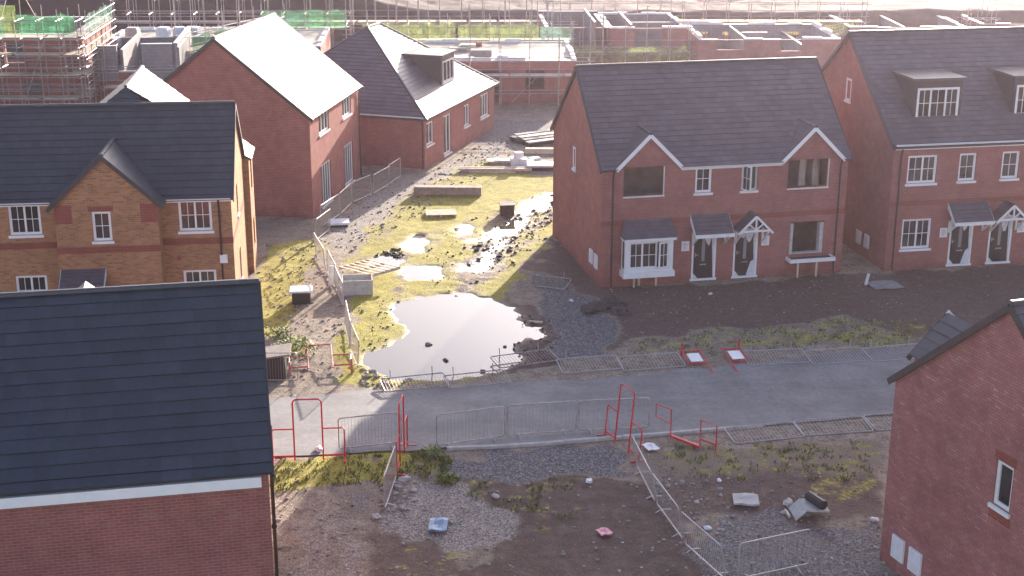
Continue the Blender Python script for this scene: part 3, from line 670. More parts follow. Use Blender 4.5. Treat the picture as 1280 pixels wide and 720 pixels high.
# ------------------------------------------------------------------ ground
def vnoise(X, Y, f, seed):
    r = np.random.default_rng(seed); G = r.random((256, 256)); x = X*f+131.7; y = Y*f+57.3
    xi = np.floor(x).astype(int); yi = np.floor(y).astype(int); fx = x-xi; fy = y-yi
    fx = fx*fx*(3-2*fx); fy = fy*fy*(3-2*fy); g = lambda a, b: G[a % 256, b % 256]
    return (g(xi, yi)*(1-fx)+g(xi+1, yi)*fx)*(1-fy)+(g(xi, yi+1)*(1-fx)+g(xi+1, yi+1)*fx)*fy
def fbm(X, Y, f, seed, oct=4):
    s = 0; a = 1; t = 0
    for k in range(oct): s = s+a*vnoise(X, Y, f*2**k, seed+k); t += a; a *= .55
    return s/t
def sstep(a, b, x): t = np.clip((x-a)/(b-a), 0, 1); return t*t*(3-2*t)
xs = np.concatenate([[-2500,-1200,-600,-320,-200,-140,-110], np.arange(-90,-16,1.5), np.arange(-15,25,.125), np.arange(25.5,90,1.5), [100,140,200,320,600,1200,2500]])
ys = np.concatenate([[-600,-200,-60,-20,0,10,18,22], np.arange(24,29.5,.4), np.arange(30,76,.125), np.arange(76,150,.55), np.arange(151,175,1.5), [190,230,300,450,800,1600,4000]])
GX, GY = np.meshgrid(xs, ys, indexing='ij')
WX = GX + (fbm(GX, GY, .9, 5)-.5)*1.6 + (fbm(GX, GY, 4, 9)-.5)*.5
WY = GY + (fbm(GX, GY, .9, 25)-.5)*1.9 + (fbm(GX, GY, 4, 29)-.5)*.5
def inpoly(px, x, y, world=False):
    p = [(q[0], q[1]) if world else tuple(gp(*q)[:2]) for q in px]; r = np.zeros(x.shape, bool); j = len(p)-1
    for i in range(len(p)):
        (xi, yi), (xj, yj) = p[i], p[j]
        if yi != yj: r ^= ((yi > y) != (yj > y)) & (x < (xj-xi)*(y-yi)/(yj-yi)+xi)
        j = i
    return r
def blur(a, n):
    for _ in range(n):
        a = a.copy(); a[1:-1] = (a[:-2]+a[1:-1]*2+a[2:])/4; a[:, 1:-1] = (a[:, :-2]+a[:, 1:-1]*2+a[:, 2:])/4
    return a
def pline(px, wid, x, y):
    p = [gp(*q) for q in px]; d = np.full(x.shape, 1e9)
    for a, b in zip(p, p[1:]):
        ax, ay, bx, by = a.x, a.y, b.x, b.y; L = (bx-ax)**2+(by-ay)**2
        t = np.clip(((x-ax)*(bx-ax)+(y-ay)*(by-ay))/L, 0, 1); d = np.minimum(d, np.hypot(x-ax-t*(bx-ax), y-ay-t*(by-ay)))
    return np.clip(1.4-d/wid, 0, 1)
moss = np.zeros(GX.shape); grav = np.zeros(GX.shape); mud = np.zeros(GX.shape); pale = np.zeros(GX.shape)
def zone(arr, px, v): np.maximum(arr, inpoly(px, WX, WY)*v, out=arr)
zone(moss, [(428,470),(425,425),(452,365),(478,310),(515,262),(560,232),(610,214),(692,222),(692,290),(600,400),(640,430),(600,475),(470,480)], 1.05)
zone(moss, [(322,350),(340,305),(392,298),(405,330),(372,360),(350,420),(325,420)], .7)
zone(moss, [(340,576),(430,572),(505,563),(490,592),(420,606),(345,612)], .95)
zone(moss, [(505,562),(575,565),(570,590),(520,606),(480,600)], .55)
zone(moss, [(425,462),(485,468),(470,482),(415,480)], .8)
zone(moss, [(335,425),(380,420),(380,450),(335,445)], .6)
zone(moss, [(770,448),(1180,426),(1200,405),(1060,398),(900,415),(800,425)], .36)
zone(moss, [(900,440),(1170,428),(1150,415),(1000,420)], .48)
zone(moss, [(560,606),(720,592),(735,640),(700,665),(620,650)], .34)
zone(moss, [(800,560),(1110,548),(1095,590),(900,600),(830,590)], .36)
zone(moss, [(1000,590),(1110,585),(1105,625),(1020,620)], .4)
zone(moss, [(510,668),(610,690),(560,730),(470,730)], .3)
zone(moss, [(690,398),(640,420),(610,462),(660,462),(700,440)], .25)
zone(grav, [(655,338),(720,352),(765,395),(762,445),(688,452),(690,400)], .9)
zone(grav, [(548,580),(640,562),(785,558),(800,585),(700,597),(560,602)], 1.0)
zone(grav, [(400,620),(440,606),(480,612),(490,660),(430,660)], .45)
zone(pale, [(500,612),(590,606),(650,660),(560,690),(480,665)], .9)
zone(pale, [(380,640),(440,630),(470,680),(430,730),(370,730)], .5)
zone(grav, [(900,645),(970,634),(1000,660),(1115,658),(1100,735),(880,735),(850,690)], .6)
zone(grav, [(315,278),(400,264),(470,216),(560,206),(600,175),(655,160),(660,180),(560,240),(430,292),(320,325)], .3)
zone(pale, [(400,300),(470,240),(560,205),(640,165),(655,180),(580,215),(500,262),(430,310)], .8)
zone(moss, [(430,330),(455,290),(520,235),(600,195),(640,205),(560,240),(500,300),(450,350)], .55)
zone(grav, [(598,148),(690,152),(665,180),(600,178)], 1.0)
zone(mud, [(640,385),(692,398),(692,452),(612,470),(605,455),(630,440)], .95)
zone(mud, [(690,294),(770,360),(1110,340),(1300,328),(1320,420),(1160,428),(1060,400),(900,415),(800,425),(760,445),(765,395),(720,352),(655,338)], .62)
zone(mud, [(800,600),(960,588),(1110,600),(1110,650),(960,655),(820,640)], .6)
zone(mud, [(560,600),(790,596),(860,660),(900,735),(600,735),(650,660)], .75)
zone(mud, [(480,640),(560,680),(600,735),(440,735)], .6)
zone(mud, [(900,600),(1110,596),(1115,660),(980,630)], .7)
zone(mud, [(690,600),(780,588),(800,620),(850,690),(780,700),(720,640)], .8)
zone(mud, [(800,560),(1115,545),(1110,600),(810,600)], .45)
zone(mud, [(480,600),(520,612),(500,660),(480,650)], .5)
lines = np.zeros(GX.shape)
for pl, wd, v in (([(692,250),(650,268),(612,300),(585,345),(560,400)], .55, .95), ([(692,268),(655,285),(628,315),(606,350)], .45, .9), ([(640,255),(590,290),(560,300)], .35, .8), ([(640,250),(600,262),(560,285),(520,320),(505,345)], .3, .6),
                  ([(515,300),(500,345),(490,395),(480,440)], .28, .7), ([(540,330),(527,380),(520,430)], .25, .55), ([(575,330),(568,365)], .3, .8), ([(470,330),(490,320),(505,322)], .45, .8), ([(520,295),(540,290)], .4, .8), ([(460,380),(450,420),(455,450)], .3, .4), ([(860,470),(1150,440)], .35, .5), ([(800,615),(900,600),(1000,640)], .5, .6),
                  ([(620,365),(660,385),(690,405)], .4, .8), ([(520,720),(560,660),(640,610)], .3, .7), ([(600,730),(640,665),(740,605)], .3, .75), ([(760,720),(800,660),(790,600)], .35, .8), ([(880,600),(960,640),(1090,690)], .3, .7), ([(692,255),(630,275),(600,282)], .3, .8)):
    _l = pline(pl, wd, WX, WY)*v; np.maximum(mud, _l, out=mud); np.maximum(lines, _l, out=lines)
PUD = [
 [(492,380),(530,371),(575,366),(612,372),(638,385),(652,398),(664,412),(655,425),(640,432),(648,445),(660,452),(612,466),(560,471),(500,473),(470,463),(452,440),(488,432),(512,415),(505,402),(490,394)],
 [(502,306),(520,290),(538,294),(533,306),(520,316),(504,312)],
 [(504,336),(520,330),(550,334),(556,344),(530,348),(510,346)],
 [(462,326),(480,316),(500,322),(500,332),(480,338),(466,335)],
 [(573,288),(583,280),(594,279),(590,288),(578,294)],
 [(580,302),(604,292),(632,278),(648,262),(690,240),(692,258),(660,278),(632,302),(616,320),(606,328),(596,320),(588,312)],
 [(588,332),(606,322),(617,310),(620,316),(610,336),(596,342)],
 [(655,250),(690,238),(691,244),(660,256)],
 [(668,262),(688,254),(688,261),(672,268)],
 [(575,326),(583,326),(584,338),(576,339)],
 [(648,402),(668,408),(682,418),(674,426),(660,418),(650,412)],
]
pud = np.zeros(GX.shape)
PX_ = GX + (fbm(GX, GY, 2.2, 45)-.5)*.9 + (fbm(GX, GY, 7, 47, 2)-.5)*.3; PY_ = GY + (fbm(GX, GY, 2.2, 55)-.5)*1.3 + (fbm(GX, GY, 7, 57, 2)-.5)*.4
dr = (gp(690, 250)-gp(600, 322)).normalized(); RU = GX*dr.x+GY*dr.y; RV = -GX*dr.y+GY*dr.x
streak = fbm(RU*.45, RV*2.4, 1.0, 61, 3)
for i, p in enumerate(PUD):
    k = inpoly(p, PX_, PY_)*1.0
    if i in (5, 7, 8): k = k*(streak > .49)
    np.maximum(pud, k, out=pud)
rutzone = inpoly([(560,345),(600,275),(692,232),(692,280),(625,345),(600,365)], WX, WY)*1.0
rm = rutzone*np.clip((.55-streak)*7, 0, 1)*.95; mud = np.maximum(mud, rm); moss = moss*(1-.85*np.maximum(lines, rm*.8))
# the road, with its near and far edges
ra = [(-60, 29.4), (-7.2, 40.07), (0.4, 41.0), (12.6, 43.45), (60, 52.5)]; rb = [(-60, 34.0), (-4.63, 45.5), (2.4, 46.5), (15.1, 49.85), (60, 59.5)]
yn = np.interp(xs, [p[0] for p in ra], [p[1] for p in ra]); yf = np.interp(xs, [p[0] for p in rb], [p[1] for p in rb])
onroad = (GY > yn[:, None]-.1) & (GY < yf[:, None]+.05)
mf = inpoly([(640,380),(694,396),(696,455),(610,475),(600,455),(630,440)], WX, WY); grav = np.where(mf, 0, grav); moss = np.where(mf, moss*.5, moss)
moss, grav, mud, pale = blur(moss, 3), blur(grav, 3), blur(mud, 2), blur(pale, 3)
pb = blur(pud, 2); wet = blur(pud, 10)
Z = -.02 + (fbm(GX, GY, .35, 71)-.5)*.07 + (fbm(GX, GY, 2.5, 73)-.5)*.05*(1+1.5*mud) + (fbm(GX, GY, 5.5, 77, 2)-.5)*.05*mud
Z = np.maximum(Z, -.045 + (fbm(GX, GY, 5, 79, 2))*.03)
Z = Z*(1-wet*.8) - .012*wet - .17*pb*(.35+.65*fbm(GX, GY, 1.5, 81))
Z = np.where(onroad, np.minimum(Z, -.035), Z)
bank_h = 2.15 + .3*fbm(GX, GY, .05, 90) + 3.2*sstep(-6, -24, GX)
bl = 127.2 + 1.6*fbm(GX, GX*0, .06, 92) - 5*sstep(-10, -28, GX)
Z = Z + sstep(0, 3.6, GY-bl)*bank_h + (GY > 122)*(fbm(GX, GY, .35, 95)-.5)*.6*sstep(122, 128, GY)
nx, ny = GX.shape
idx = np.arange(nx*ny).reshape(nx, ny)
co = np.stack([GX, GY, Z], -1).reshape(-1, 3)
fc = np.stack([idx[:-1, :-1], idx[1:, :-1], idx[1:, 1:], idx[:-1, 1:]], -1).reshape(-1, 4)
me = bpy.data.meshes.new('ground'); me.vertices.add(len(co)); me.vertices.foreach_set('co', co.astype(np.float32).ravel())
me.loops.add(fc.size); me.loops.foreach_set('vertex_index', fc.ravel().astype(np.int32)); me.polygons.add(len(fc))
me.polygons.foreach_set('loop_start', (np.arange(len(fc))*4).astype(np.int32)); me.update(calc_edges=True)
me.polygons.foreach_set('use_smooth', np.ones(len(fc), bool))
ca = me.color_attributes.new('zone', 'FLOAT_COLOR', 'POINT')
ca.data.foreach_set('color', np.stack([moss, grav, mud, pale], -1).reshape(-1).astype(np.float32))
cb = me.color_attributes.new('soak', 'FLOAT_COLOR', 'POINT')
far = sstep(118, 125, GY)
cb.data.foreach_set('color', np.stack([np.clip(wet*1.5, 0, 1), far, sstep(-10, -32, GX)*far, np.ones(GX.shape)], -1).reshape(-1).astype(np.float32))
ground = bpy.data.objects.new('ground', me); COL.objects.link(ground); ground['kind'] = 'structure'
m, nt, b = newmat('site_ground'); L = nt.links
P = N(nt, 'ShaderNodeNewGeometry').outputs['Position']
zn = N(nt, 'ShaderNodeVertexColor', layer_name='zone'); sk = N(nt, 'ShaderNodeVertexColor', layer_name='soak')
sz = N(nt, 'ShaderNodeSeparateColor'); L.new(zn.outputs['Color'], sz.inputs[0]); ss = N(nt, 'ShaderNodeSeparateColor'); L.new(sk.outputs['Color'], ss.inputs[0])
nA = noise(nt, P, 1.6, 6, .68); nB = noise(nt, P, 7.0, 5, .7); nC = noise(nt, P, .35, 4, .6); nD = noise(nt, P, 26, 3, .7)
nE = mth(nt, 'ADD', mth(nt, 'MULTIPLY', nA, .55), mth(nt, 'MULTIPLY', nB, .45))
def brk(fac, n, k=1.3):
    n, k = nE, k*1.9   # break a soft zone up with noise
    return ramp(nt, mth(nt, 'ADD', fac, mth(nt, 'MULTIPLY', mth(nt, 'SUBTRACT', n, .5), k)), [(.34, (0,0,0)), (.62, (1,1,1))])
dirt = ramp(nt, nA, [(.25, (.14, .105, .08)), (.5, (.28, .22, .165)), (.75, (.40, .33, .255))])
dirt = mix(nt, 1.0, dirt, ramp(nt, nB, [(.28, (.55, .53, .5)), (.5, (1, 1, 1)), (.72, (1.4, 1.38, 1.35))]), 'MULTIPLY')
mossc = ramp(nt, nB, [(.25, (.15, .13, .02)), (.5, (.34, .31, .035)), (.75, (.46, .41, .07))])
mossc = mix(nt, 1.0, mossc, ramp(nt, nA, [(.3, (.7, .62, .6)), (.7, (1.2, 1.2, 1.1))]), 'MULTIPLY')
vo = N(nt, 'ShaderNodeTexVoronoi'); vo.inputs['Scale'].default_value = 24; L.new(P, vo.inputs['Vector'])
vcol = N(nt, 'ShaderNodeSeparateColor'); L.new(vo.outputs['Color'], vcol.inputs[0])
gravc = ramp(nt, vcol.outputs[0], [(.1, (.060, .053, .058)), (.55, (.135, .122, .128)), (.95, (.30, .285, .28))])
mudc = ramp(nt, nA, [(.28, (.058, .036, .029)), (.55, (.13, .082, .064)), (.8, (.22, .155, .122))])
palec = ramp(nt, vcol.outputs[1], [(.1, (.13, .107, .095)), (.5, (.27, .235, .205)), (.95, (.45, .41, .37))])
c = mix(nt, brk(sz.outputs[2], nA, 1.1), dirt, mudc)
c = mix(nt, mth(nt, 'MULTIPLY', brk(zn.outputs['Alpha'], nB, 1.0), .8), c, palec)
c = mix(nt, mth(nt, 'MULTIPLY', brk(sz.outputs[1], nA, 1.0), .9), c, gravc)
c = mix(nt, mth(nt, 'MULTIPLY', brk(sz.outputs[0], nA, 1.25), .92), c, mossc)
# scattered dark clods, rubble fragments and pale chips
v2 = N(nt, 'ShaderNodeTexVoronoi'); v2.inputs['Scale'].default_value = 2.6; L.new(P, v2.inputs['Vector'])
chip = mth(nt, 'LESS_THAN', v2.outputs['Distance'], .10)
v2c = N(nt, 'ShaderNodeSeparateColor'); L.new(v2.outputs['Color'], v2c.inputs[0])
c = mix(nt, mth(nt, 'MULTIPLY', chip, mth(nt, 'GREATER_THAN', v2c.outputs[0], .72)), c, (.46, .43, .41))
c = mix(nt, .75, c, ramp(nt, nD, [(.3, (.38, .37, .36)), (.5, (1, 1, 1)), (.7, (1.6, 1.57, 1.53))]), 'MULTIPLY')
c = mix(nt, mth(nt, 'MULTIPLY', ss.outputs[0], .65), c, mix(nt, 1.0, c, (.32, .27, .23), 'MULTIPLY'))
farc = ramp(nt, nC, [(.3, (.028, .021, .019)), (.6, (.055, .042, .037)), (.8, (.09, .078, .045))])
farc = mix(nt, 1.0, farc, ramp(nt, nA, [(.3, (.6, .6, .6)), (.7, (1.3, 1.3, 1.3))]), 'MULTIPLY')
c = mix(nt, ss.outputs[1], c, farc); c = mix(nt, mth(nt, 'MULTIPLY', ss.outputs[2], .85), c, (.06, .045, .042))
L.new(c, b.inputs['Base Color'])
L.new(ramp(nt, mth(nt, 'ADD', ss.outputs[0], mth(nt, 'MULTIPLY', sz.outputs[2], .35)), [(.1, (.92,)*3), (1, (.42,)*3)]), b.inputs['Roughness']); b.inputs['Specular IOR Level'].default_value = .3
hh = mth(nt, 'ADD', mth(nt, 'MULTIPLY', nB, .7), mth(nt, 'MULTIPLY', nD, .35)); hh = mth(nt, 'ADD', hh, mth(nt, 'MULTIPLY', vo.outputs['Distance'], .25))
bump(nt, b, hh, .75, .07)
me.materials.append(m)

# puddles: level water lying in the hollows
m, nt, b = newmat('puddle_water'); b.inputs['Base Color'].default_value = (.085, .075, .06, 1); b.inputs['Roughness'].default_value = .03; b.inputs['IOR'].default_value = 1.33
bump(nt, b, noise(nt, N(nt, 'ShaderNodeNewGeometry').outputs['Position'], 2.5, 2), .015, .05); M['water'] = m
for i, p in enumerate(PUD):
    q = [gp(*t) for t in p]; cx = sum(t.x for t in q)/len(q); cy = sum(t.y for t in q)/len(q)
    x0, x1, y0, y1 = min(t.x for t in q)-.7, max(t.x for t in q)+.7, min(t.y for t in q)-.9, max(t.y for t in q)+.9
    if i in (0,): y0 = max(y0, 45.9)
    mb = MB(); mb.face([(x0, y0, -.058-.0013*i), (x1, y0+(.9 if i == 0 else 0), -.058-.0013*i), (x1, y1, -.058-.0013*i), (x0, y1, -.058-.0013*i)])
    mb.build('puddle', M['water'])['kind'] = 'structure'

# road sheet with worn edges, kerb line on the near side
m, nt, b = newmat('asphalt'); L = nt.links; P = N(nt, 'ShaderNodeNewGeometry').outputs['Position']
nA = noise(nt, P, .55, 5, .65); nB = noise(nt, P, 5, 4, .7); nD = noise(nt, P, 40, 2, .6)
c = ramp(nt, nA, [(.3, (.155, .148, .148)), (.7, (.265, .252, .245))])
c = mix(nt, .8, c, ramp(nt, nB, [(.3, (.78, .77, .76)), (.7, (1.2, 1.2, 1.2))]), 'MULTIPLY'); c = mix(nt, .6, c, ramp(nt, nD, [(.3, (.7, .7, .7)), (.7, (1.3, 1.3, 1.3))]), 'MULTIPLY')
st = noise(nt, N(nt, 'ShaderNodeVectorMath', operation='MULTIPLY').outputs[0], .5, 4, .6)
vm = nt.nodes[-2] if False else [n for n in nt.nodes if n.bl_idname == 'ShaderNodeVectorMath'][0]; L.new(P, vm.inputs[0]); vm.inputs[1].default_value = (.25, 1.6, 1)
c = mix(nt, .7, c, ramp(nt, st, [(.35, (.8, .78, .76)), (.65, (1.18, 1.17, 1.16))]), 'MULTIPLY')
tk = noise(nt, P, .9, 5, .7); c = mix(nt, ramp(nt, mth(nt, 'ADD', mth(nt, 'MULTIPLY', st, .6), mth(nt, 'MULTIPLY', tk, .5)), [(.56, (0,0,0)), (.70, (.65,)*3)]), c, (.20, .165, .135))
L.new(c, b.inputs['Base Color']); b.inputs['Roughness'].default_value = .78; bump(nt, b, nD, .3, .01); M['road'] = m
mb = MB(); X = np.arange(-60, 60.1, .4); r = np.random.default_rng(3)
ya = np.interp(X, [p[0] for p in ra], [p[1] for p in ra]) + (fbm(X, X*0, 1.2, 201)-.5)*.35; yb = np.interp(X, [p[0] for p in rb], [p[1] for p in rb]) + (fbm(X, X*0, .9, 205)-.5)*.8
for i in range(len(X)-1): mb.face([(X[i], ya[i], .012), (X[i+1], ya[i+1], .012), (X[i+1], yb[i+1], .012), (X[i], yb[i], .012)])
mb.build('road', M['road'])['kind'] = 'structure'
mb = MB(); kx = np.arange(-2.0, 8.6, .915)
for a, q in zip(kx, kx[1:]):
    f = lambda x: float(np.interp(x, [p[0] for p in ra], [p[1] for p in ra]))-.06
    mb.beam((a, f(a), -.01+random.uniform(-.01, .01)), (q-.012, f(q), -.01+random.uniform(-.01, .01)), .13, .15)
mb.build('kerb', M['conc'])['kind'] = 'structure'

# rubble and clods nobody could count
mb = MB(); rd = random.Random(5)
def scatter(px, n, lo, hi):
    q = [gp(*t) for t in px]; x0, x1 = min(t.x for t in q), max(t.x for t in q); y0, y1 = min(t.y for t in q), max(t.y for t in q); k = 0; tries = 0
    while k < n and tries < n*30:
        tries += 1; x, y = rd.uniform(x0, x1), rd.uniform(y0, y1)
        if not inpoly([(t.x, t.y) for t in q], np.array([x]), np.array([y]), True)[0]: continue
        i, j = np.searchsorted(xs, x), np.searchsorted(ys, y)
        if onroad[i, j] or pud[i, j] > .5: continue
        s = lo*(hi/lo)**(rd.random()**2.2); mb.blob((x, y, Z[i, j]+s*.25), (s*rd.uniform(.7, 1.3), s*rd.uniform(.7, 1.3), s*.6), rd.random(), nu=5, nv=3, jag=.35); k += 1
scatter([(345,590),(800,575),(1110,600),(1110,730),(345,730)], 1100, .012, .07)
scatter([(480,600),(520,600),(510,650),(478,645)], 55, .04, .13)
scatter([(800,600),(1000,600),(1060,660),(900,680)], 240, .02, .10)
scatter([(660,345),(1100,345),(1160,425),(700,450)], 450, .012, .06)
scatter([(320,320),(400,290),(440,330),(430,470),(330,480)], 450, .02, .09)
scatter([(400,290),(560,200),(650,160),(660,180),(540,260),(430,320)], 450, .03, .11)
scatter([(450,460),(520,462),(520,482),(450,482)], 60, .04, .12)
mb.build('rubble', M['stone'])['kind'] = 'stuff'
mb = MB()
scatter([(520,300),(692,235),(692,290),(610,360),(560,420)], 170, .025, .10)
scatter([(440,380),(500,370),(490,430),(440,450)], 70, .02, .07)
scatter([(590,300),(640,265),(692,240),(692,275),(640,320),(600,345)], 260, .03, .12)
scatter([(640,385),(692,400),(690,450),(620,462)], 80, .03, .09)
scatter([(470,316),(505,310),(505,325),(470,325)], 50, .04, .13)
scatter([(400,290),(620,190),(640,200),(430,320)], 60, .03, .10)
mb.build('soil_clods', M['mud'])['kind'] = 'stuff'
mb = MB()
def tuft(x, y, z, h, n):
    for _ in range(n):
        a = rd.uniform(0, 2*PI); l = h*rd.uniform(.5, 1.2); dx, dy = math.cos(a)*l*.7, math.sin(a)*l*.7; w = .02
        p = Vector((x+rd.uniform(-.12, .12), y+rd.uniform(-.12, .12), z)); s = Vector((-math.sin(a)*w, math.cos(a)*w, 0))
        mb.face([p-s, p+s, p+Vector((dx*.5, dy*.5, l*.8))+s*.6, p+Vector((dx, dy, l))-s*.2])
def tufts(px, n, h, thr=.25):
    q = [gp(*t) for t in px]; x0, x1 = min(t.x for t in q), max(t.x for t in q); y0, y1 = min(t.y for t in q), max(t.y for t in q)
    for _ in range(n):
        x, y = rd.uniform(x0, x1), rd.uniform(y0, y1); i, j = np.searchsorted(xs, x), np.searchsorted(ys, y)
        if onroad[i, j] or pud[i, j] > .5 or moss[i, j] < thr or not inpoly([(t.x, t.y) for t in q], np.array([x]), np.array([y]), True)[0]: continue
        tuft(x, y, Z[i, j], h*rd.uniform(.6, 1.3), 7)
tufts([(340,560),(580,556),(580,610),(340,615)], 260, .10); tufts([(500,555),(580,555),(590,605),(540,612)], 60, .2, .1)
tufts([(760,400),(1200,395),(1200,445),(760,455)], 500, .09); tufts([(560,600),(740,590),(740,670),(560,660)], 160, .1); tufts([(800,545),(1110,540),(1100,600),(800,600)], 240, .09)
tufts([(325,300),(420,300),(420,480),(325,480)], 200, .09)
mb.build('grass', M['grass'])['kind'] = 'stuff'
# ------------------------------------------------------------------ crowd barriers
def loop(w, h, r, z0=0.0, n=4):
    pts = []
    for cx, cz, a0 in ((w/2-r, z0+r, -PI/2), (w/2-r, z0+h-r, 0), (-w/2+r, z0+h-r, PI/2), (-w/2+r, z0+r, PI)):
        for k in range(n+1): a = a0+PI/2*k/n; pts.append((cx+math.cos(a)*r, 0, cz+math.sin(a)*r))
    return pts
BL = 2.25
def make_barrier(matn, feet=True):
    t = bpy.data.objects.new('crowd_barrier', None); COL.objects.link(t)
    f = MB(); f.tube(loop(BL, 1.0, .10, .10), .021, 6, closed=True); f.build('frame', M[matn], t)
    g = MB(); n = 19
    for k in range(1, n): x = -BL/2+BL*k/n; g.tube([(x, 0, .12), (x, 0, 1.08)], .006, 4, cap=False)
    g.build('infill_bars', M[matn], t)
    if feet:
        for x in (-BL*.33, BL*.33):
            q = MB(); q.tube([(x, -.27, .02), (x, 0, .10), (x, .27, .02)], .018, 5); q.build('foot', M[matn], t)
    return t
protos = {}
def base_gz(x, y):
    i, j = np.searchsorted(xs, x), np.searchsorted(ys, y); return max(float(Z[min(i, nx-1), min(j, ny-1)]), .012 if onroad[i, j] else -.06)
nb = 0
def barrier(p0, p1, label, tilt=0, kind='galv_old', feet=True, grp='crowd barriers along the site road', z=None):
    A, B = gp(*p0), gp(*p1); c = (A+B)/2; d = B-A; key = (kind, feet); Ld = d.length
    rz = math.atan2(d.y, d.x); first = key not in protos
    if first: protos[key] = make_barrier(*key)
    zz = base_gz(c.x, c.y) - .02 if z is None else z
    rot = (math.radians(tilt), 0, rz)
    if first:
        o = protos[key]; o.location = (c.x, c.y, zz); o.rotation_euler = rot; tag(o, label, 'crowd barrier', grp)
    else: o = dup(protos[key], label, (c.x, c.y, zz), rot, grp)
    o.scale.x = min(1.12, max(.8, Ld/BL)); return o
GR1 = 'steel crowd barriers standing on the near kerb'
barrier((424,564), (502,555.5), 'steel crowd barrier standing between the red portal gate and the edge-on red gate', grp=GR1)
barrier((546,560), (631,548), 'steel crowd barrier on the near kerb by the weed tuft, right of the edge-on gate', grp=GR1)
barrier((634,547), (720,541), 'middle steel crowd barrier of the three standing right of the edge-on red gate', grp=GR1)
barrier((723,541), (811,537), 'steel crowd barrier standing on the kerb behind the tall leaning red portal', grp=GR1)
GR2 = 'crowd barriers fallen flat on the near verge'
barrier((903,537.5), (988,529), 'fallen crowd barrier lying flat on the near verge, next to the low red gate', 96, 'galv', False, GR2, .12)
barrier((990,528), (1075,522), 'middle fallen crowd barrier of the three lying flat on the near verge', 96, 'galv', False, GR2, .12)
barrier((1077,522), (1160,514), 'fallen crowd barrier lying flat on the near verge, against the right gable end', 96, 'galv', False, GR2, .12)
GR3 = 'crowd barriers fallen over along the far road edge'
barrier((474,479), (553,471), 'fallen crowd barrier at the far road edge, leftmost one beside the big puddle', 95, grp=GR3, z=.2)
barrier((553,475), (628,467), 'fallen crowd barrier at the far road edge lying below the middle of the big puddle', 95, grp=GR3, z=.2)
barrier((611,449), (684,439), 'crowd barrier lying askew in the shallow right end of the big puddle', 94, grp=GR3, z=.13)
barrier((694,454), (768,448), 'fallen crowd barrier at the far road edge in front of the purple gravel', 99, 'galv', grp=GR3, z=.2)
barrier((769,451), (845,445), 'fallen crowd barrier at the far road edge, left of the two white signs', 99, 'galv', grp=GR3, z=.2)
barrier((925,444), (1000,440), 'fallen crowd barrier at the far road edge just right of the white signs', 99, 'galv', grp=GR3, z=.2)
barrier((1002,443.5), (1073,438), 'fallen crowd barrier at the far road edge, second one right of the white signs', 99, 'galv', grp=GR3, z=.2)
barrier((1075,440), (1146,434), 'fallen crowd barrier at the far road edge, third one right of the white signs', 99, 'galv', grp=GR3, z=.2)
barrier((1148,436), (1222,428), 'fallen crowd barrier at the far road edge, half hidden behind the near gable', 99, 'galv', grp=GR3, z=.2)
barrier((657,346), (716,353), 'lone crowd barrier lying flat in the shade by the semi-detached corner', 99, grp=GR3, z=.2)
GR4 = 'crowd barriers winding along the left houses'
TXT = ['farthest crowd barrier of the winding line, ending by the hipped bungalow corner', 'second crowd barrier from the bungalow end of the winding line', 'third crowd barrier from the bungalow end, below the near patio window of the gable house',
       'short crowd barrier with a bright top, beside the pale slab', 'crowd barrier close under the patio windows of the gable house', 'crowd barrier at the sharp bend of the winding line', 'crowd barrier just below the sharp bend of the winding line',
       'crowd barrier standing left of the white crate, farther half', 'crowd barrier standing left of the white crate, nearer half', 'crowd barrier in the winding line just below the white crate', 'last crowd barrier of the winding line, beside the puddle and fallen red gate']
for t, (a, b) in zip(TXT, (((501,221),(486,231)), ((485.5,231.5),(466,243)), ((465,243.5),(441,254)), ((440,254),(426,268)), ((425,268.5),(402,284)), ((412,288),(394,302)), ((395,318),(408,340)), ((409,341),(419,362)), ((420,363),(430,385)), ((431,407),(437,437)), ((437.5,438),(447,461)))):
    barrier(a, b, t, rd.uniform(-6, 7), kind='galv', grp=GR4)
GR5 = 'crowd barriers across the near plot'
for t, (a, b) in zip(('crowd barrier of the near plot starting at the tall red portal', 'middle crowd barrier of the line running from the tall red portal to the bottom edge', 'near plot crowd barrier with a glinting top rail at the bottom edge'), (((797,584),(820,630)), ((822,632),(855,677)), ((857,681),(908,727)))):
    barrier(a, b, t, rd.uniform(4, 12), kind='galv', grp=GR5)
barrier((922,727), (1010,708), 'crowd barrier standing at the bottom edge, turned across the near plot', kind='galv', grp=GR5)
barrier((495,597), (481,638), 'crowd barrier seen edge on below the edge-on red gate', kind='galv', grp=GR5)
barrier((318,477), (362,477), 'crowd barrier standing before the dark hutch beside the nearest roof', grp=GR5)

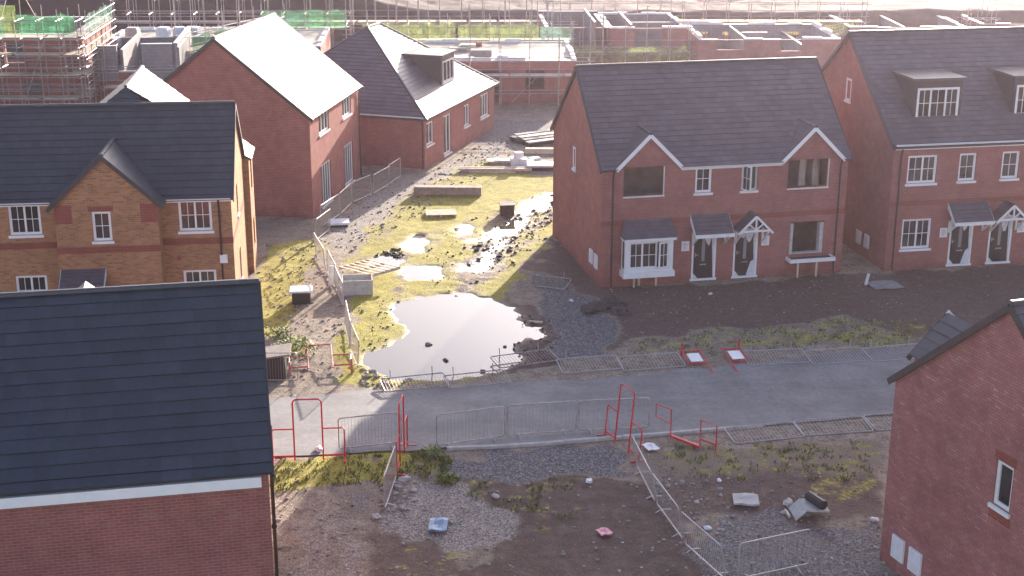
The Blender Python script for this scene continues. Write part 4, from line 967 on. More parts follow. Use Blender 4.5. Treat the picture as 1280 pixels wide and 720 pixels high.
# ------------------------------------------------------------------ red walkway gates
def gate_parts(t, portal=2.0, signs=False, matn='red'):
    if portal:
        g = MB(); r = .12; w = .43; pts = [(-w, 0, .02), (-w, 0, portal-r)] + [(-w+r-math.cos(a)*r, 0, portal-r+math.sin(a)*r) for a in (PI/6, PI/3, PI/2)] + [(w-r+math.sin(a)*r, 0, portal-r+math.cos(a)*r) for a in (0, PI/6, PI/3)] + [(w, 0, portal-r), (w, 0, .02)]
        g.tube(pts, .026, 6); g.build('portal_frame', M[matn], t)
    for s in (-1, 1):
        g = MB(); x0, x1 = s*.455, s*1.08
        g.tube([(x0, 0, 1.05), (x1-s*.05, 0, 1.05), (x1, 0, 1.0), (x1, 0, .03)], .024, 6); g.tube([(x0, 0, .17), (x1, 0, .17)], .03, 6)
        o = g.build('wing_frame', M[matn], t)
        if signs:
            q = MB(); q.box((min(x0, x1)+.10, -.012, .32), (max(x0, x1)-.08, .012, .92)); q.build('sign_plate', M['white'], o)
        g = MB(); g.beam((x1, -.28, .03), (x1, .28, .03), .06, .05); g.build('foot', M[matn], t)
    return t
def gate(p0, p1, label, tilt=0, lean=0, z=None, **k):
    A, B = gp(*p0), gp(*p1); c = (A+B)/2; d = B-A
    zz = base_gz(c.x, c.y) if z is None else z
    t = thing('walkway_gate', label, 'walkway gate', (c.x, c.y, zz), 0, 'red steel walkway gates'); t.rotation_euler = (math.radians(tilt), math.radians(lean), math.atan2(d.y, d.x))
    return gate_parts(t, **k)
gate((341,577), (432,574), 'red portal gate standing upright with a low wing on each side, beside the nearest roof')
gate((509.5,556), (496,594), 'red portal gate seen nearly edge on, left of the kerb barriers')
g = gate((759,546), (795,574), 'tall red portal gate leaning at the corner of the near plot', -5)
gate((848,446), (926,441), 'red gate lying flat on the far road edge with two white sign plates', 98, z=.26, signs=True)
gate((355,470), (447,465), 'red gate fallen on its back in the rubble beside the winding barriers', -86, z=.22, matn='red_faded')
# the low gate without a portal
A, B = gp(838,547.5), gp(874.5,561.5); c = (A+B)/2; d = B-A
t = thing('walkway_gate', 'low broken red gate of two posts and wings, without a portal, on the near verge', 'walkway gate', (c.x, c.y, 0), math.atan2(d.y, d.x), 'red steel walkway gates'); h = d.length/2
for s in (-1, 1):
    g = MB(); g.tube([(s*h, 0, .02), (s*h, 0, 1.0)], .026, 6); g.build('post', M['red_faded'], t)
g = MB(); g.beam((-h, 0, .08), (h, 0, .08), .10, .08); g.build('base_rail', M['red'], t)
g = MB(); g.tube([(-h, 0, .97), (-h-.62, 0, .97), (-h-.62, 0, .55), (-h, 0, .5)], .022, 6); g.build('wing_frame', M['red'], t)
g = MB(); g.tube([(h, 0, .97), (h+.62, 0, .97), (h+.62, 0, .08)], .022, 6); g.tube([(h, 0, .35), (h+.62, 0, .35)], .03, 6); g.build('wing_frame', M['red'], t)

# ------------------------------------------------------------------ litter and materials lying about
def at(px, py, dz=0.0):
    p = gp(px, py); return (p.x, p.y, base_gz(p.x, p.y)+dz)
def single(name, mb, mat, label, cat, loc, rz=0, rx=0, ry=0, group=None):
    o = mb.build(name, mat); o.location = loc; o.rotation_euler = (rx, ry, rz); return tag(o, label, cat, group)
t = thing('site_hutch', 'small black box with a pale lid on the mossy ground left of the winding barriers', 'box', at(377,377), .1)
q = MB(); q.box((-.36,-.3,0), (.36,.3,.5)); q.build('body', M['black'], t); q = MB(); q.box((-.45,-.38,.501), (.45,.38,.58)); q.build('lid', M['wrap'], t)
t = thing('site_hutch', 'dark hutch with a slanting pale lid behind a barrier, beside the nearest roof', 'box', at(338,470), .1)
q = MB(); q.box((-.9,-.4,0), (.55,.45,.8)); q.build('body', M['black'], t); q = MB(); T = Matrix.Translation((0,0,.88)) @ Matrix.Rotation(-.12, 4, 'Y'); q.box((-1.05,-.55,-.03), (.75,.6,.03), T); q.build('lid', M['timber_old'], t)
# open white crate with loose slats
t = thing('open_crate', 'open white wooden crate below the stacked pallet slats', 'crate', at(447,364), .12)
for a, b, nm in (((-.62,-.45,0),(.62,-.41,.62),'side'), ((-.62,.41,0),(.62,.45,.62),'side'), ((-.62,-.41,0),(-.58,.41,.62),'side'), ((.58,-.41,0),(.62,.41,.62),'side'), ((-.58,-.41,.03),(.58,.41,.07),'base')):
    q = MB(); q.box(a, b); q.build(nm, M['conc'], t)
def pallet(loc, rz, label, L=1.2, W=1.0, n=6, rx=0, ry=0, matn='timber', grp=None):
    t = thing('timber_pallet', label, 'pallet', loc, rz, grp); t.rotation_euler = (rx, ry, rz)
    for k in range(n):
        y = -W/2 + (W-.1)*k/(n-1); q = MB(); q.box((-L/2, y, .12), (L/2, y+.1, .142)); q.build('slat', M[matn], t)
    for x in (-L/2, -.06, L/2-.1):
        q = MB(); q.box((x, -W/2, .02), (x+.1, W/2, .119)); q.build('bearer', M[matn], t)
    return t
p = at(462,345); pallet((p[0], p[1], p[2]+.30), -.9, 'long pale slatted pallet propped against the white crate', 2.5, 1.5, 6, .05, -.1)
p = at(551,268); pallet(p, .1, 'small pale pallet lying alone on the moss below the big timber baulk', 1.5, 1.0, 7)
for (px, py, h, a, lb) in ((413,357,.95,.08,'leaning pale plank left of the white crate, taller one'), (420,352,.8,-.12,'leaning pale plank left of the white crate, shorter one')):
    q = MB(); q.box((-.09,-.03,0), (.09,.03,h)); single('plank', q, M['wrap'], lb, 'plank', at(px, py), .3, .15, a)
t = thing('concrete_slab', 'pale slab on a dark base beside the short bright-topped barrier', 'slab', at(424,281), .15)
q = MB(); q.box((-.42,-.4,.0), (.42,.4,.12)); q.build('base', M['black'], t); q = MB(); q.box((-.5,-.45,.121), (.48,.42,.22)); q.build('top', M['wrap'], t)
q = MB(); q.beam((-1.75,0,.24), (1.75,0,.24), .5, .42); single('timber_baulk', q, M['timber_old'], 'thick grey timber baulk lying across the moss above the small pallet', 'timber', at(560,243), -.03)
def stack(name, px, py, rz, label, cat, items, mats):
    t = thing(name, label, cat, at(px, py), rz)
    for (a, b, mt, nm, ry) in items:
        q = MB(); q.box(a, b, Matrix.Rotation(ry, 4, 'Z')); q.build(nm, M[mt], t)
    return t
stack('timber_stack', 620, 214, -.02, 'long pale timbers stacked in front of the white blocks', 'timber', [((-1.95,-.3,.0),(1.9,.25,.09),'timber_old','bearer',0), ((-2.1,-.2,.095),(2.0,-.02,.2),'timber','board',0), ((-2.0,.05,.095),(1.95,.22,.22),'timber','board',.02), ((-1.5,-.42,.0),(1.1,-.32,.08),'timber','board',-.015)], None)
stack('block_pile', 650, 206, .05, 'pile of white-wrapped blocks behind the long pale timbers', 'blocks', [((-.55,-.35,0),(-.1,.3,.45),'wrap','block',.1), ((-.05,-.3,0),(.4,.35,.4),'wrap','block',-.05), ((-.3,-.2,.455),(.15,.25,.75),'wrap','block',.2), ((.42,-.25,0),(.75,.3,.28),'wrap','block',.0)], None)
stack('slab_pile', 628, 203, -.05, 'low pile of yellowed sheets left of the white-wrapped blocks', 'sheets', [((-.75,-.5,0),(.75,.4,.10),'timber_old','board',0), ((-.85,-.4,.105),(.6,.5,.16),'timber','board',.08), ((-.4,-.3,.165),(.8,.3,.2),'wrap','board',-.1)], None)
stack('pallet_load', 679, 211, .03, 'white-topped palletised load against the semi-detached gable wall', 'pallet load', [((-.85,-.45,.0),(.8,.5,.22),'black','base',0), ((-.9,-.5,.225),(.85,.55,.34),'wrap','top',0)], None)
q = MB(); q.box((-.3,-.2,0), (.3,.2,.12)); single('block', q, M['wrap'], 'single white block on the moss above the palletised load', 'block', at(668,199), .5)
q = MB(); q.beam((-.95,0,.16), (.95,0,.16), .35, .3); single('timber_baulk', q, M['timber'], 'short pale timber beam between the plank pile and white blocks', 'timber', at(677,191), -.02)
t = thing('plank_pile', 'pile of long silver planks by the paved patch beside the bungalow end', 'planks', at(675,176), 0)
for k in range(4):
    q = MB(); T = Matrix.Rotation(.55, 4, 'Z'); q.box((-1.6+.1*k, -1.1+.62*k-.2, .25+.03*k), (1.7, -1.1+.62*k+.2, .31+.03*k), T); q.build('plank', M['galv' if k % 2 == 0 else 'timber_old'], t)
q = MB(); q.box((-1.5,-1.0,0), (1.5,1.1,.24), Matrix.Rotation(.55, 4, 'Z')); q.build('bearer', M['black'], t)
t = thing('dark_crate', 'dark square crate in the muddy ruts above the puddles', 'crate', at(634,268), .12)
q = MB(); q.box((-.34,-.28,0), (.32,.3,.5)); q.build('body', M['mud'], t); q = MB(); q.box((-.38,-.31,.501), (.36,.34,.55)); q.build('lid', M['mud'], t)
for (px, py, s, lb, mt) in ((536,429,.11,'brown brick lump floating in the big puddle, nearest its middle','timber_old'), (557,449,.09,'dark stone poking out of the near part of the big puddle','mud'), (603,463,.09,'dark stone in the puddle beside the askew barrier','mud'), (631,432,.06,'small dark stone at the right edge of the big puddle','mud'), (986,632,.17,'pale broken stone left of the bent sheet','conc'), (980,641,.10,'small white stone below the pale broken stone','conc'), (714,376,.08,'white scrap on the purple gravel','wrap'), (888,368,.1,'white scrap on the dark soil before the semi-detached doors','wrap'), (399,563,.14,'white scrap at the foot of the upright red gate','wrap'), (619,621,.12,'pale stone on the near plot beneath the gravel strip','conc'), (737,602,.12,'pale crumpled scrap below the gravel strip','wrap'), (899,601,.09,'white scrap on the near verge','wrap'), (1094,651,.11,'white chip beside the gable end corner','wrap'), (470,646,.13,'grey rock by the foot of the edge-on barrier','conc'), (506,600,.15,'pale rock right of the edge-on red gate','conc'), (884,660,.12,'white scrap beside the middle near plot barrier','wrap'), (744,386,.09,'white bottle cap sized scrap on the dark soil heap','wrap')):
    q = MB(); q.blob((0,0,s*.35), (s*1.25, s*.9, s*.6), px, nu=7, nv=4, jag=.35); single('stone' if mt in ('mud', 'conc', 'timber_old') else 'litter_scrap', q, M[mt], lb, 'stone' if mt in ('mud', 'conc', 'timber_old') else 'litter', at(px, py, 0), px*.1)
q = MB()
for k in range(9):
    q.blob((rd.uniform(-.8,.8), rd.uniform(-.6,.6), .1), (rd.uniform(.25,.55), rd.uniform(.25,.5), rd.uniform(.12,.32)), k, nu=8, nv=5, jag=.4)
q.blob((.35,.5,.15), (.6,.5,.4), 77, nu=9, nv=6, jag=.35); single('soil_heap', q, M['mud'], 'dark heap of clay in front of the semi-detached bay window', 'heap', at(757,386)).scale = (.85, .85, .55)
q = MB(); q.box((-.16,-.03,0), (.14,.03,.04)); single('plank', q, M['timber'], 'short pale stick lying between the puddle and the purple gravel', 'plank', at(670,403), -.2).scale = (1.8, 1.8, 1.5)
def sheet(px, py, w, d, rz, mt, label, cat, name, th=.03, rx=0, ry=0):
    q = MB(); n = 4
    for i in range(n):
        for j in range(n):
            f = lambda a, b: (-w/2+w*a/n, -d/2+d*b/n, .05+th+.02*math.sin(a*1.7+b)+.015*math.cos(b*2.1))
            g_ = lambda a, b: (f(a, b)[0], f(a, b)[1], f(a, b)[2]-th)
            q.face([f(i,j), f(i+1,j), f(i+1,j+1), f(i,j+1)]); q.face([g_(i,j), g_(i,j+1), g_(i+1,j+1), g_(i+1,j)])
            for (a, b, c_, e_) in (((i,j),(i+1,j),j==0,0), ((i+1,j+1),(i,j+1),j==n-1,0), ((i+1,j),(i+1,j+1),i==n-1,0), ((i,j+1),(i,j),i==0,0)):
                if c_: q.face([g_(*a), g_(*b), f(*b), f(*a)])
    return single(name, q, M[mt], label, cat, at(px, py), rz, rx, ry)
sheet(813,560,.38,.55,.35,'wrap','white sheet lying on the grass beside the near plot barriers','sheet','sheet')
sheet(932,627,.72,.72,-.08,'conc','grey square board lying right of the near plot barriers','board','board',.06)
sheet(548,658,.50,.78,-.03,'blue','faded blue panel lying on the pale stones of the near plot','panel','panel',.05)
sheet(755,667,.34,.4,.4,'pink','pink plastic bag lying flat on the near plot','bag','plastic_bag',.04)
sheet(1105,357,1.3,1.1,.2,'conc_dark','flat grey patch of board by the tall pair corner','board','board',.02)
t = thing('bent_sheet', 'bent pale sheet with a black roll on it, left of the right gable end', 'sheet', at(1010,643), .12); t.scale = (.82, .82, .82)
q = MB()
for a, b in (((-.55,-.4,.02), (-.18,-.4,.36)), ((-.18,-.4,.36), (.62,-.4,.28))):
    (x0,y0,z0_), (x1,_,z1_) = a, b
    q.face([(x0,y0,z0_),(x1,y0,z1_),(x1,.45,z1_+.05),(x0,.45,z0_+.03)]); q.face([(x0,y0,z0_-.05),(x0,.45,z0_-.02),(x1,.45,z1_),(x1,y0,z1_-.05)])
    q.face([(x0,y0,z0_-.05),(x1,y0,z1_-.05),(x1,y0,z1_),(x0,y0,z0_)]); q.face([(x1,.45,z1_),(x0,.45,z0_-.02),(x0,.45,z0_+.03),(x1,.45,z1_+.05)])
q.face([(.62,-.4,.23),(.62,.45,.28),(.62,.45,.33),(.62,-.4,.28)]); q.face([(-.55,-.4,-.03),(-.55,-.4,.02),(-.55,.45,.05),(-.55,.45,0)]); q.build('sheet', M['conc'], t)
q = MB(); q.tube([(.42,-.32,.47), (.12,.42,.50)], .17, 9); q.build('roll', M['black'], t)
q = MB(); q.box((-.75,-.2,0), (-.68,.3,.1)); q.build('edge_strip', M['timber'], t)
q = MB(); q.box((-.05,-.04,0), (.05,.04,.5)); single('marker_post', q, M['wrap'], 'short leaning white marker post between the two red brick pairs', 'post', at(1082,356), .2, .1, .15)
q = MB(); q.box((-.1,-.03,0), (.1,.03,2.0)); p = gp(1058,300); single('plank', q, M['timber'], 'yellow plank leaning on the far side wall between the two red brick pairs', 'plank', (14.05, 60.2, 1.35), .2, .08)
# weeds
def weed(px, py, label, n, h):
    p = at(px, py); t = thing('weed_clump', label, 'plant', p); r = random.Random(px); q = MB(); st = MB()
    for _ in range(n):
        a, rr = r.uniform(0, 2*PI), h*1.1*math.sqrt(r.random()); x, y = math.cos(a)*rr, math.sin(a)*rr; z = h*r.uniform(.05, 1)*(1-.5*rr/h/1.1); s = r.uniform(.04, .10)
        e = Matrix.Translation((x, y, z)) @ Matrix.Rotation(r.uniform(0, 6.28), 4, 'Z') @ Matrix.Rotation(r.uniform(-.9, .9), 4, 'X')
        q.face([e @ Vector(v) for v in ((-s*.5,0,0), (0,-s,0), (s*.5,0,0), (0,s,0))])
    for _ in range(14):
        a = r.uniform(0, 6.28); rr = h*r.uniform(.3, .9); st.tube([(0,0,0), (math.cos(a)*rr*.4, math.sin(a)*rr*.4, h*.4), (math.cos(a)*rr, math.sin(a)*rr, h*.75)], .008, 4)
    q.build('leaves', M['leaf'], t); st.build('stems', M['grass'], t)
weed(368, 442, 'yellow-green weed clump between the dark hutch and fallen red gate', 420, .75)
weed(350, 420, 'smaller weed clump behind the dark hutch', 160, .4)
weed(541, 568, 'tuft of weeds at the kerb between the edge-on red gate and kerb barriers', 120, .35)
weed(560, 600, 'low green weeds beside the gravel strip of the near plot', 140, .3)

# ------------------------------------------------------------------ half-built houses and scaffolding beyond
def shell(label, O, ang, W, D, h, t=.3, openings=(), cross=(), mat='brick', inner='block', ragged=0, back_h=None, deck=None, name='house_shell', z0=-.2):
    """roofless brick shell: outer leaf, grey inner leaf and wall heads coloured pale for sun glare"""
    root = thing(name, label, 'half-built house', (O[0], O[1], 0), ang, 'half-built brick houses')
    bh = back_h or h
    for side, L, hh in (('front', W, h), ('right', D, h), ('back', W, bh), ('left', D, h)):
        T = FR(W, D, side); w = MB(); ops = [o for s, *o in openings if s == side]
        wall(w, T, L, hh, [(*o, t) for o in ops], z0=z0, mi=0)
        for o in ops: pass
        T2 = T @ Matrix.Translation((0, t, 0)); w2 = MB()
        S = [t] + sorted(x for o in ops for x in (o[0], o[1])) + [L-t]
        wall(w2, T2, L-t-.002, hh-.004, [(o[0], o[1], o[2], min(o[3], hh-.004), .001) for o in ops], z0=z0, s0=t+.002)
        o = w.build('wall', M[mat], root)
        w2.build('inner_leaf', M[inner], o)
        r = random.Random(int(W*10+L)); s = 0.0
        segs = []; x = .001 if side in ('front', 'back') else t+.002; Lx = L-.001 if side in ('front', 'back') else L-t-.002
        cuts = [(q[0], q[1]) for q in ops if q[3] >= hh-.01]
        pts = sorted({x, Lx, *[c for q in cuts for c in q]})
        for a, b in zip(pts, pts[1:]):
            if any(c0 <= (a+b)/2 <= c1 for c0, c1 in cuts): continue
            n = max(1, int((b-a)/1.1)); cp = MB()
            for k in range(n):
                u, v = a+(b-a)*k/n, a+(b-a)*(k+1)/n; dz = ragged*r.choice([0, 0, .075, .15, .225])
                cp.box((u, -.004, hh-.002), (v, t+.004, hh+.035+dz), T)
            cp.build('wall_head', M['head'], o)
    for (sd, a, b, hh) in cross:
        w = MB()
        if sd == 'x': w.box((a, t+.01, z0), (a+.15, D-t-.01, hh)); 
        else: w.box((b[0], a, z0), (b[1], a+.15, hh))
        o = w.build('partition', M[inner], root); cp = MB()
        if sd == 'x': cp.box((a-.01, t+.02, hh+.001), (a+.16, D-t-.02, hh+.04))
        else: cp.box((b[0], a-.01, hh+.001), (b[1], a+.16, hh+.04))
        cp.build('wall_head', M['head'], o)
    if deck is not None:
        w = MB(); w.box((t+.01, t+.01, deck-.2), (W-t-.01, D-t-.01, deck)); w.build('floor_deck', M['board'], root)
        r = random.Random(int(W*7))
        for _ in range(11):
            x, y = r.uniform(.6, W-2.2), r.uniform(.6, D-1.6); w = MB(); w.box((x, y, deck+.002), (x+r.uniform(.8, 1.6), y+r.uniform(.5, 1.1), deck+r.uniform(.05, .5))); w.build('material_pack', M[r.choice(['wrap', 'timber', 'block', 'brick'])], root)
    return root
def scaffold(label, A, B, dep, H, decks=(), nets=(), bay=2.1, extra=0.0, rails=(), seed=1, inner_low=None):
    """tube scaffold: two rows of standards between A and B, ledgers, decks, netting"""
    A, B = Vector((*A, 0)), Vector((*B, 0)); d = B-A; Ln = d.length; r = random.Random(seed)
    t = thing('scaffold', label, 'scaffold', A, math.atan2(d.y, d.x), 'tube scaffolds round the half-built houses'); n = max(1, round(Ln/bay))
    for i in range(n+1):
        for y in (0, dep):
            x = Ln*i/n + r.uniform(-.08, .08); hh = H + r.uniform(-.9, .7) + (extra if r.random() < .35 else 0)
            if inner_low and y == dep: hh = inner_low + r.uniform(-.3, .6)
            q = MB(); q.tube([(x, y, -.1), (x+r.uniform(-.05, .05), y, hh)], .03, 5); q.build('standard', M['pole'], t)
    for z in sorted(set(list(decks) + [q for q in rails])):
        for y in (0, dep):
            q = MB(); q.tube([(-.4, y, z-.06), (Ln+.4, y, z-.06+r.uniform(-.05, .05))], .027, 5); q.build('ledger', M['pole'], t)
        for i in range(n+1): q = MB(); q.tube([(Ln*i/n, -.3, z-.12), (Ln*i/n, dep+.3, z-.12)], .025, 4); q.build('transom', M['pole'], t)
    for z in decks:
        q = MB(); x = 0.0
        while x < Ln-.5:
            l = min(r.uniform(2.4, 3.9), Ln-x)
            for k in range(4):
                y = .08+(dep-.16)*k/4; q.box((x+r.uniform(0, .15), y, z), (x+l-r.uniform(0, .2), y+(dep-.16)/4-.02, z+.04+r.uniform(-.005, .01)))
            x += l
        q.build('deck', M['board'], t)
        for zz in (z+1.0, z+.5):
            q = MB(); q.tube([(-.3, -.05, zz), (Ln+.3, -.05, zz+r.uniform(-.05, .05))], .024, 5); q.build('guard_rail', M['pole'], t)
    for (x0, x1, z0_, z1_, mt, y) in nets:
        q = MB(); k = max(2, int((x1-x0)/.7)); zs = [z1_ + r.uniform(-.18, .12) for _ in range(k+1)]; yb = [y + r.uniform(-.08, .08) for _ in range(k+1)]
        for i in range(k):
            u, v = x0+(x1-x0)*i/k, x0+(x1-x0)*(i+1)/k; q.face([(u, yb[i], z0_), (v, yb[i+1], z0_), (v, yb[i+1], zs[i+1]), (u, yb[i], zs[i])])
        q.build('netting', M[mt], t)
    for k in range(max(1, n//4)):
        x = Ln*(k+.3)/max(1, n//4); q = MB(); q.tube([(x, -.04, 0), (min(x+2.1, Ln), -.04, max(2.0, (decks[-1] if decks else 2.5)))], .026, 5); q.build('brace', M['pole'], t)
    return t
# far left: house inside a tall scaffold
hs = shell('half-built brick house wrapped in a tall scaffold at the far left edge', (-45.5, 93.0), .06, 17.5, 9.0, 5.2, openings=[('front', 2, 3.2, 1, 2.2), ('front', 6, 7.2, 1, 2.2), ('front', 10, 11.2, 1, 2.2), ('front', 13.5, 14.7, 1, 2.2), ('front', 3, 4.2, 3.4, 4.7), ('front', 8, 9.2, 3.4, 4.7), ('front', 12.5, 13.7, 3.4, 4.7)])
rr = MB(); slope(rr, (-.3, -.3, 5.3), (12.2, -.3, 5.3), (12.2, 4.5, 8.6), (-.3, 4.5, 8.6), .3); slope(rr, (12.2, 9.3, 5.3), (-.3, 9.3, 5.3), (-.3, 4.5, 8.6), (12.2, 4.5, 8.6), .3); rr.build('part_roof', M['tile'], hs)
front_gable(hs, 8.9, 12.0, 5.3, 7.4, .1, (5.3, .69), 'tile', .3, 'brick', 'white'); q = MB(); q.face([(8.95, -.1, 5.2), (11.95, -.1, 5.2), (10.45, -.1, 7.3)]); q.build('gable_wall', M['brick'], hs)
scaffold('tall many-lift scaffold with green netting on top, at the far left edge', (-45.5, 91.4), (-27.6, 91.6), 1.3, 7.2, (1.4, 2.9, 4.2, 5.3), [(0, 7.5, 5.4, 6.5, 'net_green', -.1), (4.5, 9.0, 5.0, 6.0, 'net_lime', -.16), (9.2, 14.2, 5.6, 7.5, 'net_lime', -.1), (14.2, 17.8, 5.6, 6.8, 'net_green', -.1), (9.4, 13.4, 5.35, 6.3, 'net_teal', -.2)], 1.25, 2.5, (.7, 2.1, 3.5, 4.8, 6.5), 3)
scaffold('return leg of the far left scaffold with stacked lifts', (-27.3, 92.2), (-27.9, 101.5), 1.3, 6.2, (1.4, 2.9, 4.2, 5.3), [(.2, 8.5, 5.5, 6.6, 'net_teal', -.1)], 1.5, 1.5, (2.1, 3.5), 4)
# block and brick shell between the far left scaffold and the gable house
sh = shell('half-built shell of grey block over red brick, left of the gable-ended house', (-28.4, 95.5), .10, 10.4, 9.0, 2.5, openings=[('front', 2.4, 3.5, .5, 1.9), ('front', 6.2, 7.4, .6, 2.0)], cross=[('x', 2.3, 0, 3.9), ('x', 6.0, 0, 4.0)])
for (a, b) in (((.5, -.03, 1.9), (2.1, .24, 4.2)), ((3.7, -.03, 2.0), (5.7, .24, 4.3)), ((5.8, .3, 2.55), (6.05, 8.6, 4.3)), ((.02, .32, 2.55), (.27, 8.6, 3.9)), ((.3, 8.4, 2.55), (10.0, 8.65, 3.55))):
    q = MB(); q.box(a, b); o = q.build('block_panel', M['block'], sh); q = MB(); q.box((a[0]-.02, a[1]-.02, b[2]+.002), (b[0]+.02, b[1]+.02, b[2]+.04)); q.build('wall_head', M['head'], o)
scaffold('single lift scaffold in front of the grey block shell', (-26.9, 94.0), (-17.2, 95.2), 1.1, 3.4, (1.7,), [], 2.4, 1.6, (3.0,), 5)
r = random.Random(9)
for k, (x, y, z, lb) in enumerate(((-28.6, 103.6, 3.0, 'white-wrapped pack of blocks beside the far left scaffold'), (-27.5, 104.7, 3.61, 'grey-wrapped pack of blocks on the block shell'), (-25.3, 104.9, 3.61, 'leftmost white pack of blocks on the back wall of the block shell'), (-24.2, 105.0, 3.61, 'middle white pack of blocks on the back wall of the block shell'), (-23.1, 105.1, 3.61, 'rightmost white pack of blocks on the block shell'))):
    q = MB(); q.box((-.45,-.4,0), (.45,.4,.5)); q.box((-.36,-.3,.501), (.38,.32,.62)); o = single('block_pack', q, M['wrap' if k != 1 else 'conc'], lb, 'block pack', (x, y, z), r.uniform(-.3, .3), group='packs of blocks on the half-built shells')
# row behind the gable house and bungalow
shell('half-built shell with a pale deck behind the gable-ended house', (-30.0, 104.5), .05, 16.0, 9.5, 2.75, openings=[('front', 2, 3.4, .9, 2.2), ('front', 6, 7.4, .9, 2.2), ('front', 11, 12.4, .9, 2.2)], deck=2.72, ragged=1)
scaffold('scaffold with green netting behind the gable-ended house', (-30.5, 114.8), (-13.0, 115.6), 1.2, 5.4, (2.7,), [(10.5, 17.3, 2.75, 4.1, 'net_green', .1), (12, 14.5, 2.8, 3.7, 'net_teal', 0)], 1.7, 1.4, (4.0,), 6)
scaffold('scaffold with teal netting rising left of the gable-ended house roof', (-22.3, 99.8), (-17.6, 110.5), 1.2, 5.2, (3.2,), [(0, 5.0, 3.2, 4.3, 'net_green', -.1), (4.6, 10.6, 3.25, 4.4, 'net_teal', -.1)], 1.9, 1.8, (4.3,), 7)
shell('half-built brick shell with a pale timber deck directly behind the bungalow', (-12.0, 98.0), .03, 16.4, 9.0, 2.85, openings=[('front', 9.8, 11.2, .3, 2.2), ('front', 12.9, 14.2, .9, 2.2)], deck=2.82, ragged=1)
scaffold('scaffold in front of the deck-topped shell beside the bungalow', (-2.8, 96.4), (5.2, 96.7), 1.2, 4.6, (2.1,), [], 2.0, 1.6, (1.0, 3.2), 8)
scaffold('scaffold with lime netting behind the deck-topped shell', (-12.5, 108.6), (4.5, 109.2), 1.2, 5.0, (2.7,), [(1.2, 8.2, 2.75, 4.05, 'net_lime', .0), (8.4, 14.5, 2.75, 4.0, 'net_lime', .1), (14.6, 17.0, 2.6, 3.9, 'net_teal', .0)], 1.6, 1.4, (4.0,), 9)
scaffold('short scaffold with a green net between the deck-topped shell and the far shells', (-1.0, 107.2), (4.6, 110.2), 1.0, 3.4, (1.7,), [(.2, 3.0, 1.75, 2.8, 'net_green', -.1)], 1.9, 1.2, (), 10)
# shells behind the semi-detached pair
shell('roofless brick shell with a high pointed inner wall, left one behind the semi-detached ridge', (2.6, 114.6), .05, 5.0, 9.0, 2.9, openings=[('front', 1.9, 4.9, 1.5, 2.9)], cross=[('x', 3.9, 0, 3.3)], back_h=3.1, ragged=.6)
shell('roofless brick shell with a wide window gap, behind the middle of the semi-detached ridge', (7.7, 114.8), .05, 6.2, 9.0, 2.85, openings=[('front', 2.0, 4.2, 1.3, 2.85), ('back', 2.0, 3.2, 1.0, 2.2), ('right', 1.0, 3.2, 2.1, 2.85)], cross=[('x', 1.7, 0, 3.1), ('y', 4.6, (1.9, 5.8), 2.7)], ragged=.6)
shell('long low roofless brick shell with stepped walls, right one behind the semi-detached ridge', (14.6, 113.2), .03, 11.2, 9.2, 2.2, openings=[('front', 1.5, 3.6, 1.4, 2.2), ('front', 6.5, 8.2, 1.3, 2.2), ('back', 1.2, 2.8, .9, 1.6), ('back', 4.2, 5.2, .9, 1.6), ('back', 6.9, 7.8, .9, 1.6), ('back', 9.0, 10.6, .9, 1.6)], cross=[('x', 3.9, 0, 2.1), ('y', 4.0, (4.1, 6.2), 2.2), ('x', 8.4, 0, 1.6)], ragged=1.2)
scaffold('low scaffold with faded netting in front of the roofless shells', (2.0, 112.6), (14.0, 113.2), 1.0, 3.6, (1.2,), [(.2, 11.8, .5, 1.75, 'net_lime', .0)], 1.8, 1.8, (), 11)
scaffold('tall thin scaffold behind the roofless shells with a yellow net', (3.0, 125.5), (30.5, 125.5), 1.2, 4.6, (2.0,), [(.5, 27, .9, 2.2, 'net_yellow', .0)], 1.9, 1.6, (3.6,), 12)
scaffold('thin scaffold against the dark earth bank at the left', (-33, 119.5), (3.0, 120.5), 1.2, 5.0, (2.6,), [], 1.8, 1.6, (4.6,), 13)
shell('far roofless shell behind the tall pair ridge, nearest to the semi-detached pair', (28.6, 122.6), .02, 10.0, 9.5, 1.9, openings=[('front', 3.5, 6.0, 1.0, 1.9)], cross=[('x', 4.6, 0, 1.9)], ragged=.5)
shell('far roofless shell behind the tall pair ridge, at the right edge', (40.5, 125.0), .02, 14.0, 9.5, 1.9, openings=[('front', 2.5, 4.0, 1.0, 1.9), ('front', 7.5, 9.0, 1.0, 1.9)], cross=[('x', 6.2, 0, 1.9)], ragged=.5)
scaffold('small scaffold tower on the far shells at the right edge', (38.9, 124.0), (41.4, 124.1), 1.4, 3.3, (1.6,), [], .9, .6, (2.5,), 14)
scaffold('short scaffold with a faded net between two far shells on the right', (26.6, 121.0), (29.6, 124.5), 1.0, 2.6, (1.3,), [(0, 4.2, 1.3, 2.3, 'net_lime', 0)], 1.6, .4, (), 15)
q = MB()
for k in range(14): q.blob((rd.uniform(-5, 5), rd.uniform(-1.8, 1.8), .2), (rd.uniform(1.2, 2.4), rd.uniform(.8, 1.6), rd.uniform(.8, 1.7)), k, nu=9, nv=6, jag=.35)
single('soil_heap', q, M['mud'], 'long dark heap of excavated earth behind the block shell at the left', 'heap', (-24.0, 117.5, 0), .05)

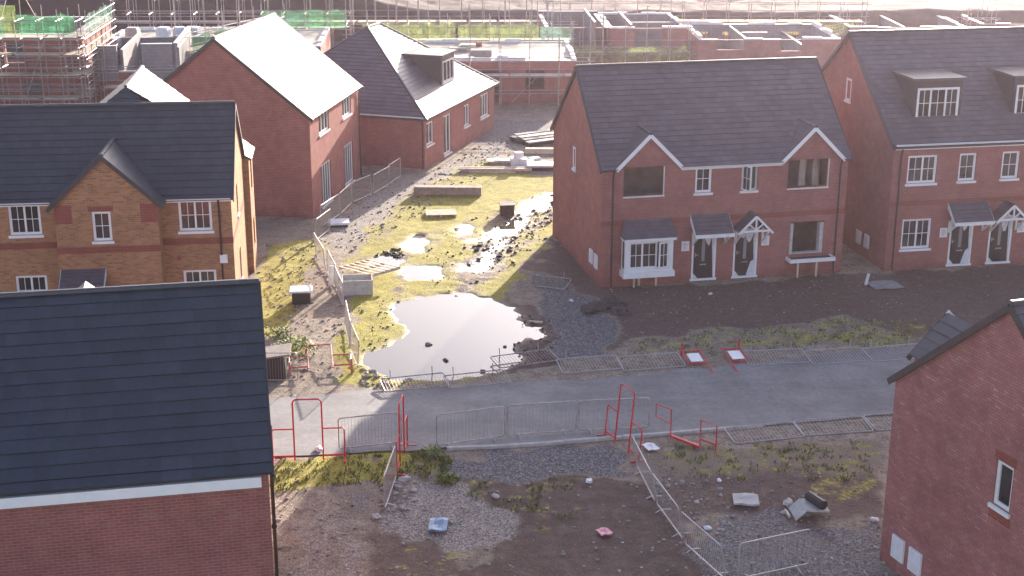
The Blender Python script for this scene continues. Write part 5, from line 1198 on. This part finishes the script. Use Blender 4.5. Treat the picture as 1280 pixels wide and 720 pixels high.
# ------------------------------------------------------------------ light
SUN_GLOW = 21.0
AZ, EL = math.radians(16.5), math.radians(12.0)
wd = bpy.data.worlds.new('World'); SC.world = wd; wd.use_nodes = True; nt = wd.node_tree
sky = nt.nodes.new('ShaderNodeTexSky'); sky.sky_type = 'NISHITA'; sky.sun_disc = False; sky.sun_elevation = EL; sky.sun_rotation = AZ
sky.air_density = 1.0; sky.dust_density = 1.0; sky.ozone_density = 1.0
# white glow added to the sky round the low sun to brighten the puddles
SD = (math.sin(AZ)*math.cos(EL), math.cos(AZ)*math.cos(EL), math.sin(EL))
gtc = nt.nodes.new('ShaderNodeTexCoord'); dt = N(nt, 'ShaderNodeVectorMath', operation='DOT_PRODUCT'); nt.links.new(gtc.outputs['Generated'], dt.inputs[0]); dt.inputs[1].default_value = SD
cl = noise(nt, gtc.outputs['Generated'], 3.0, 5, .6)
sun_glow = mth(nt, 'MULTIPLY', mth(nt, 'POWER', mth(nt, 'MAXIMUM', dt.outputs['Value'], 0.0), 16.0), mth(nt, 'ADD', .75, mth(nt, 'MULTIPLY', cl, .5)))
vc = mix(nt, 1.0, (SUN_GLOW, SUN_GLOW*.98, SUN_GLOW*.99), sun_glow, 'MULTIPLY')
skt = mix(nt, 1.0, mix(nt, 1.0, sky.outputs[0], (1.06, .95, 1.05), 'MULTIPLY'), vc, 'ADD')
nt.links.new(skt, nt.nodes['Background'].inputs[0]); nt.nodes['Background'].inputs[1].default_value = 0.105
sd = bpy.data.lights.new('sun', 'SUN'); sd.energy = 5.0; sd.angle = math.radians(.55); sd.color = (1.0, .89, .76)
so = bpy.data.objects.new('sun', sd); COL.objects.link(so)
dv = Vector((-math.sin(AZ)*math.cos(EL), -math.cos(AZ)*math.cos(EL), -math.sin(EL))); so.rotation_euler = dv.to_track_quat('-Z', 'Y').to_euler(); so.location = (30, 140, 60)
vs = SC.view_settings; vs.view_transform = 'Standard'; vs.look = 'None'; vs.gamma = 1; vs.exposure = 1.72; vs.use_curve_mapping = False
# even air round the site, tinted pink and forward scattering to imitate lens flare
mb = MB(); mb.box((-2600, -700, -1.5), (2600, 4100, 26.0)); hz = mb.build('flare_haze', newmat('flare_haze_air')[0]); hz['kind'] = 'stuff'
m = hz.data.materials[0]; nt = m.node_tree; nt.nodes.remove(nt.nodes['Principled BSDF']); pv = nt.nodes.new('ShaderNodeVolumePrincipled')
pv.inputs['Color'].default_value = (1.0, .84, .97, 1); pv.inputs['Density'].default_value = .00021; pv.inputs['Anisotropy'].default_value = .72
nt.links.new(pv.outputs[0], nt.nodes['Material Output'].inputs['Volume'])
SC.cycles.max_bounces = 6; SC.cycles.volume_bounces = 0; SC.cycles.transparent_max_bounces = 12; SC.cycles.use_denoising = True
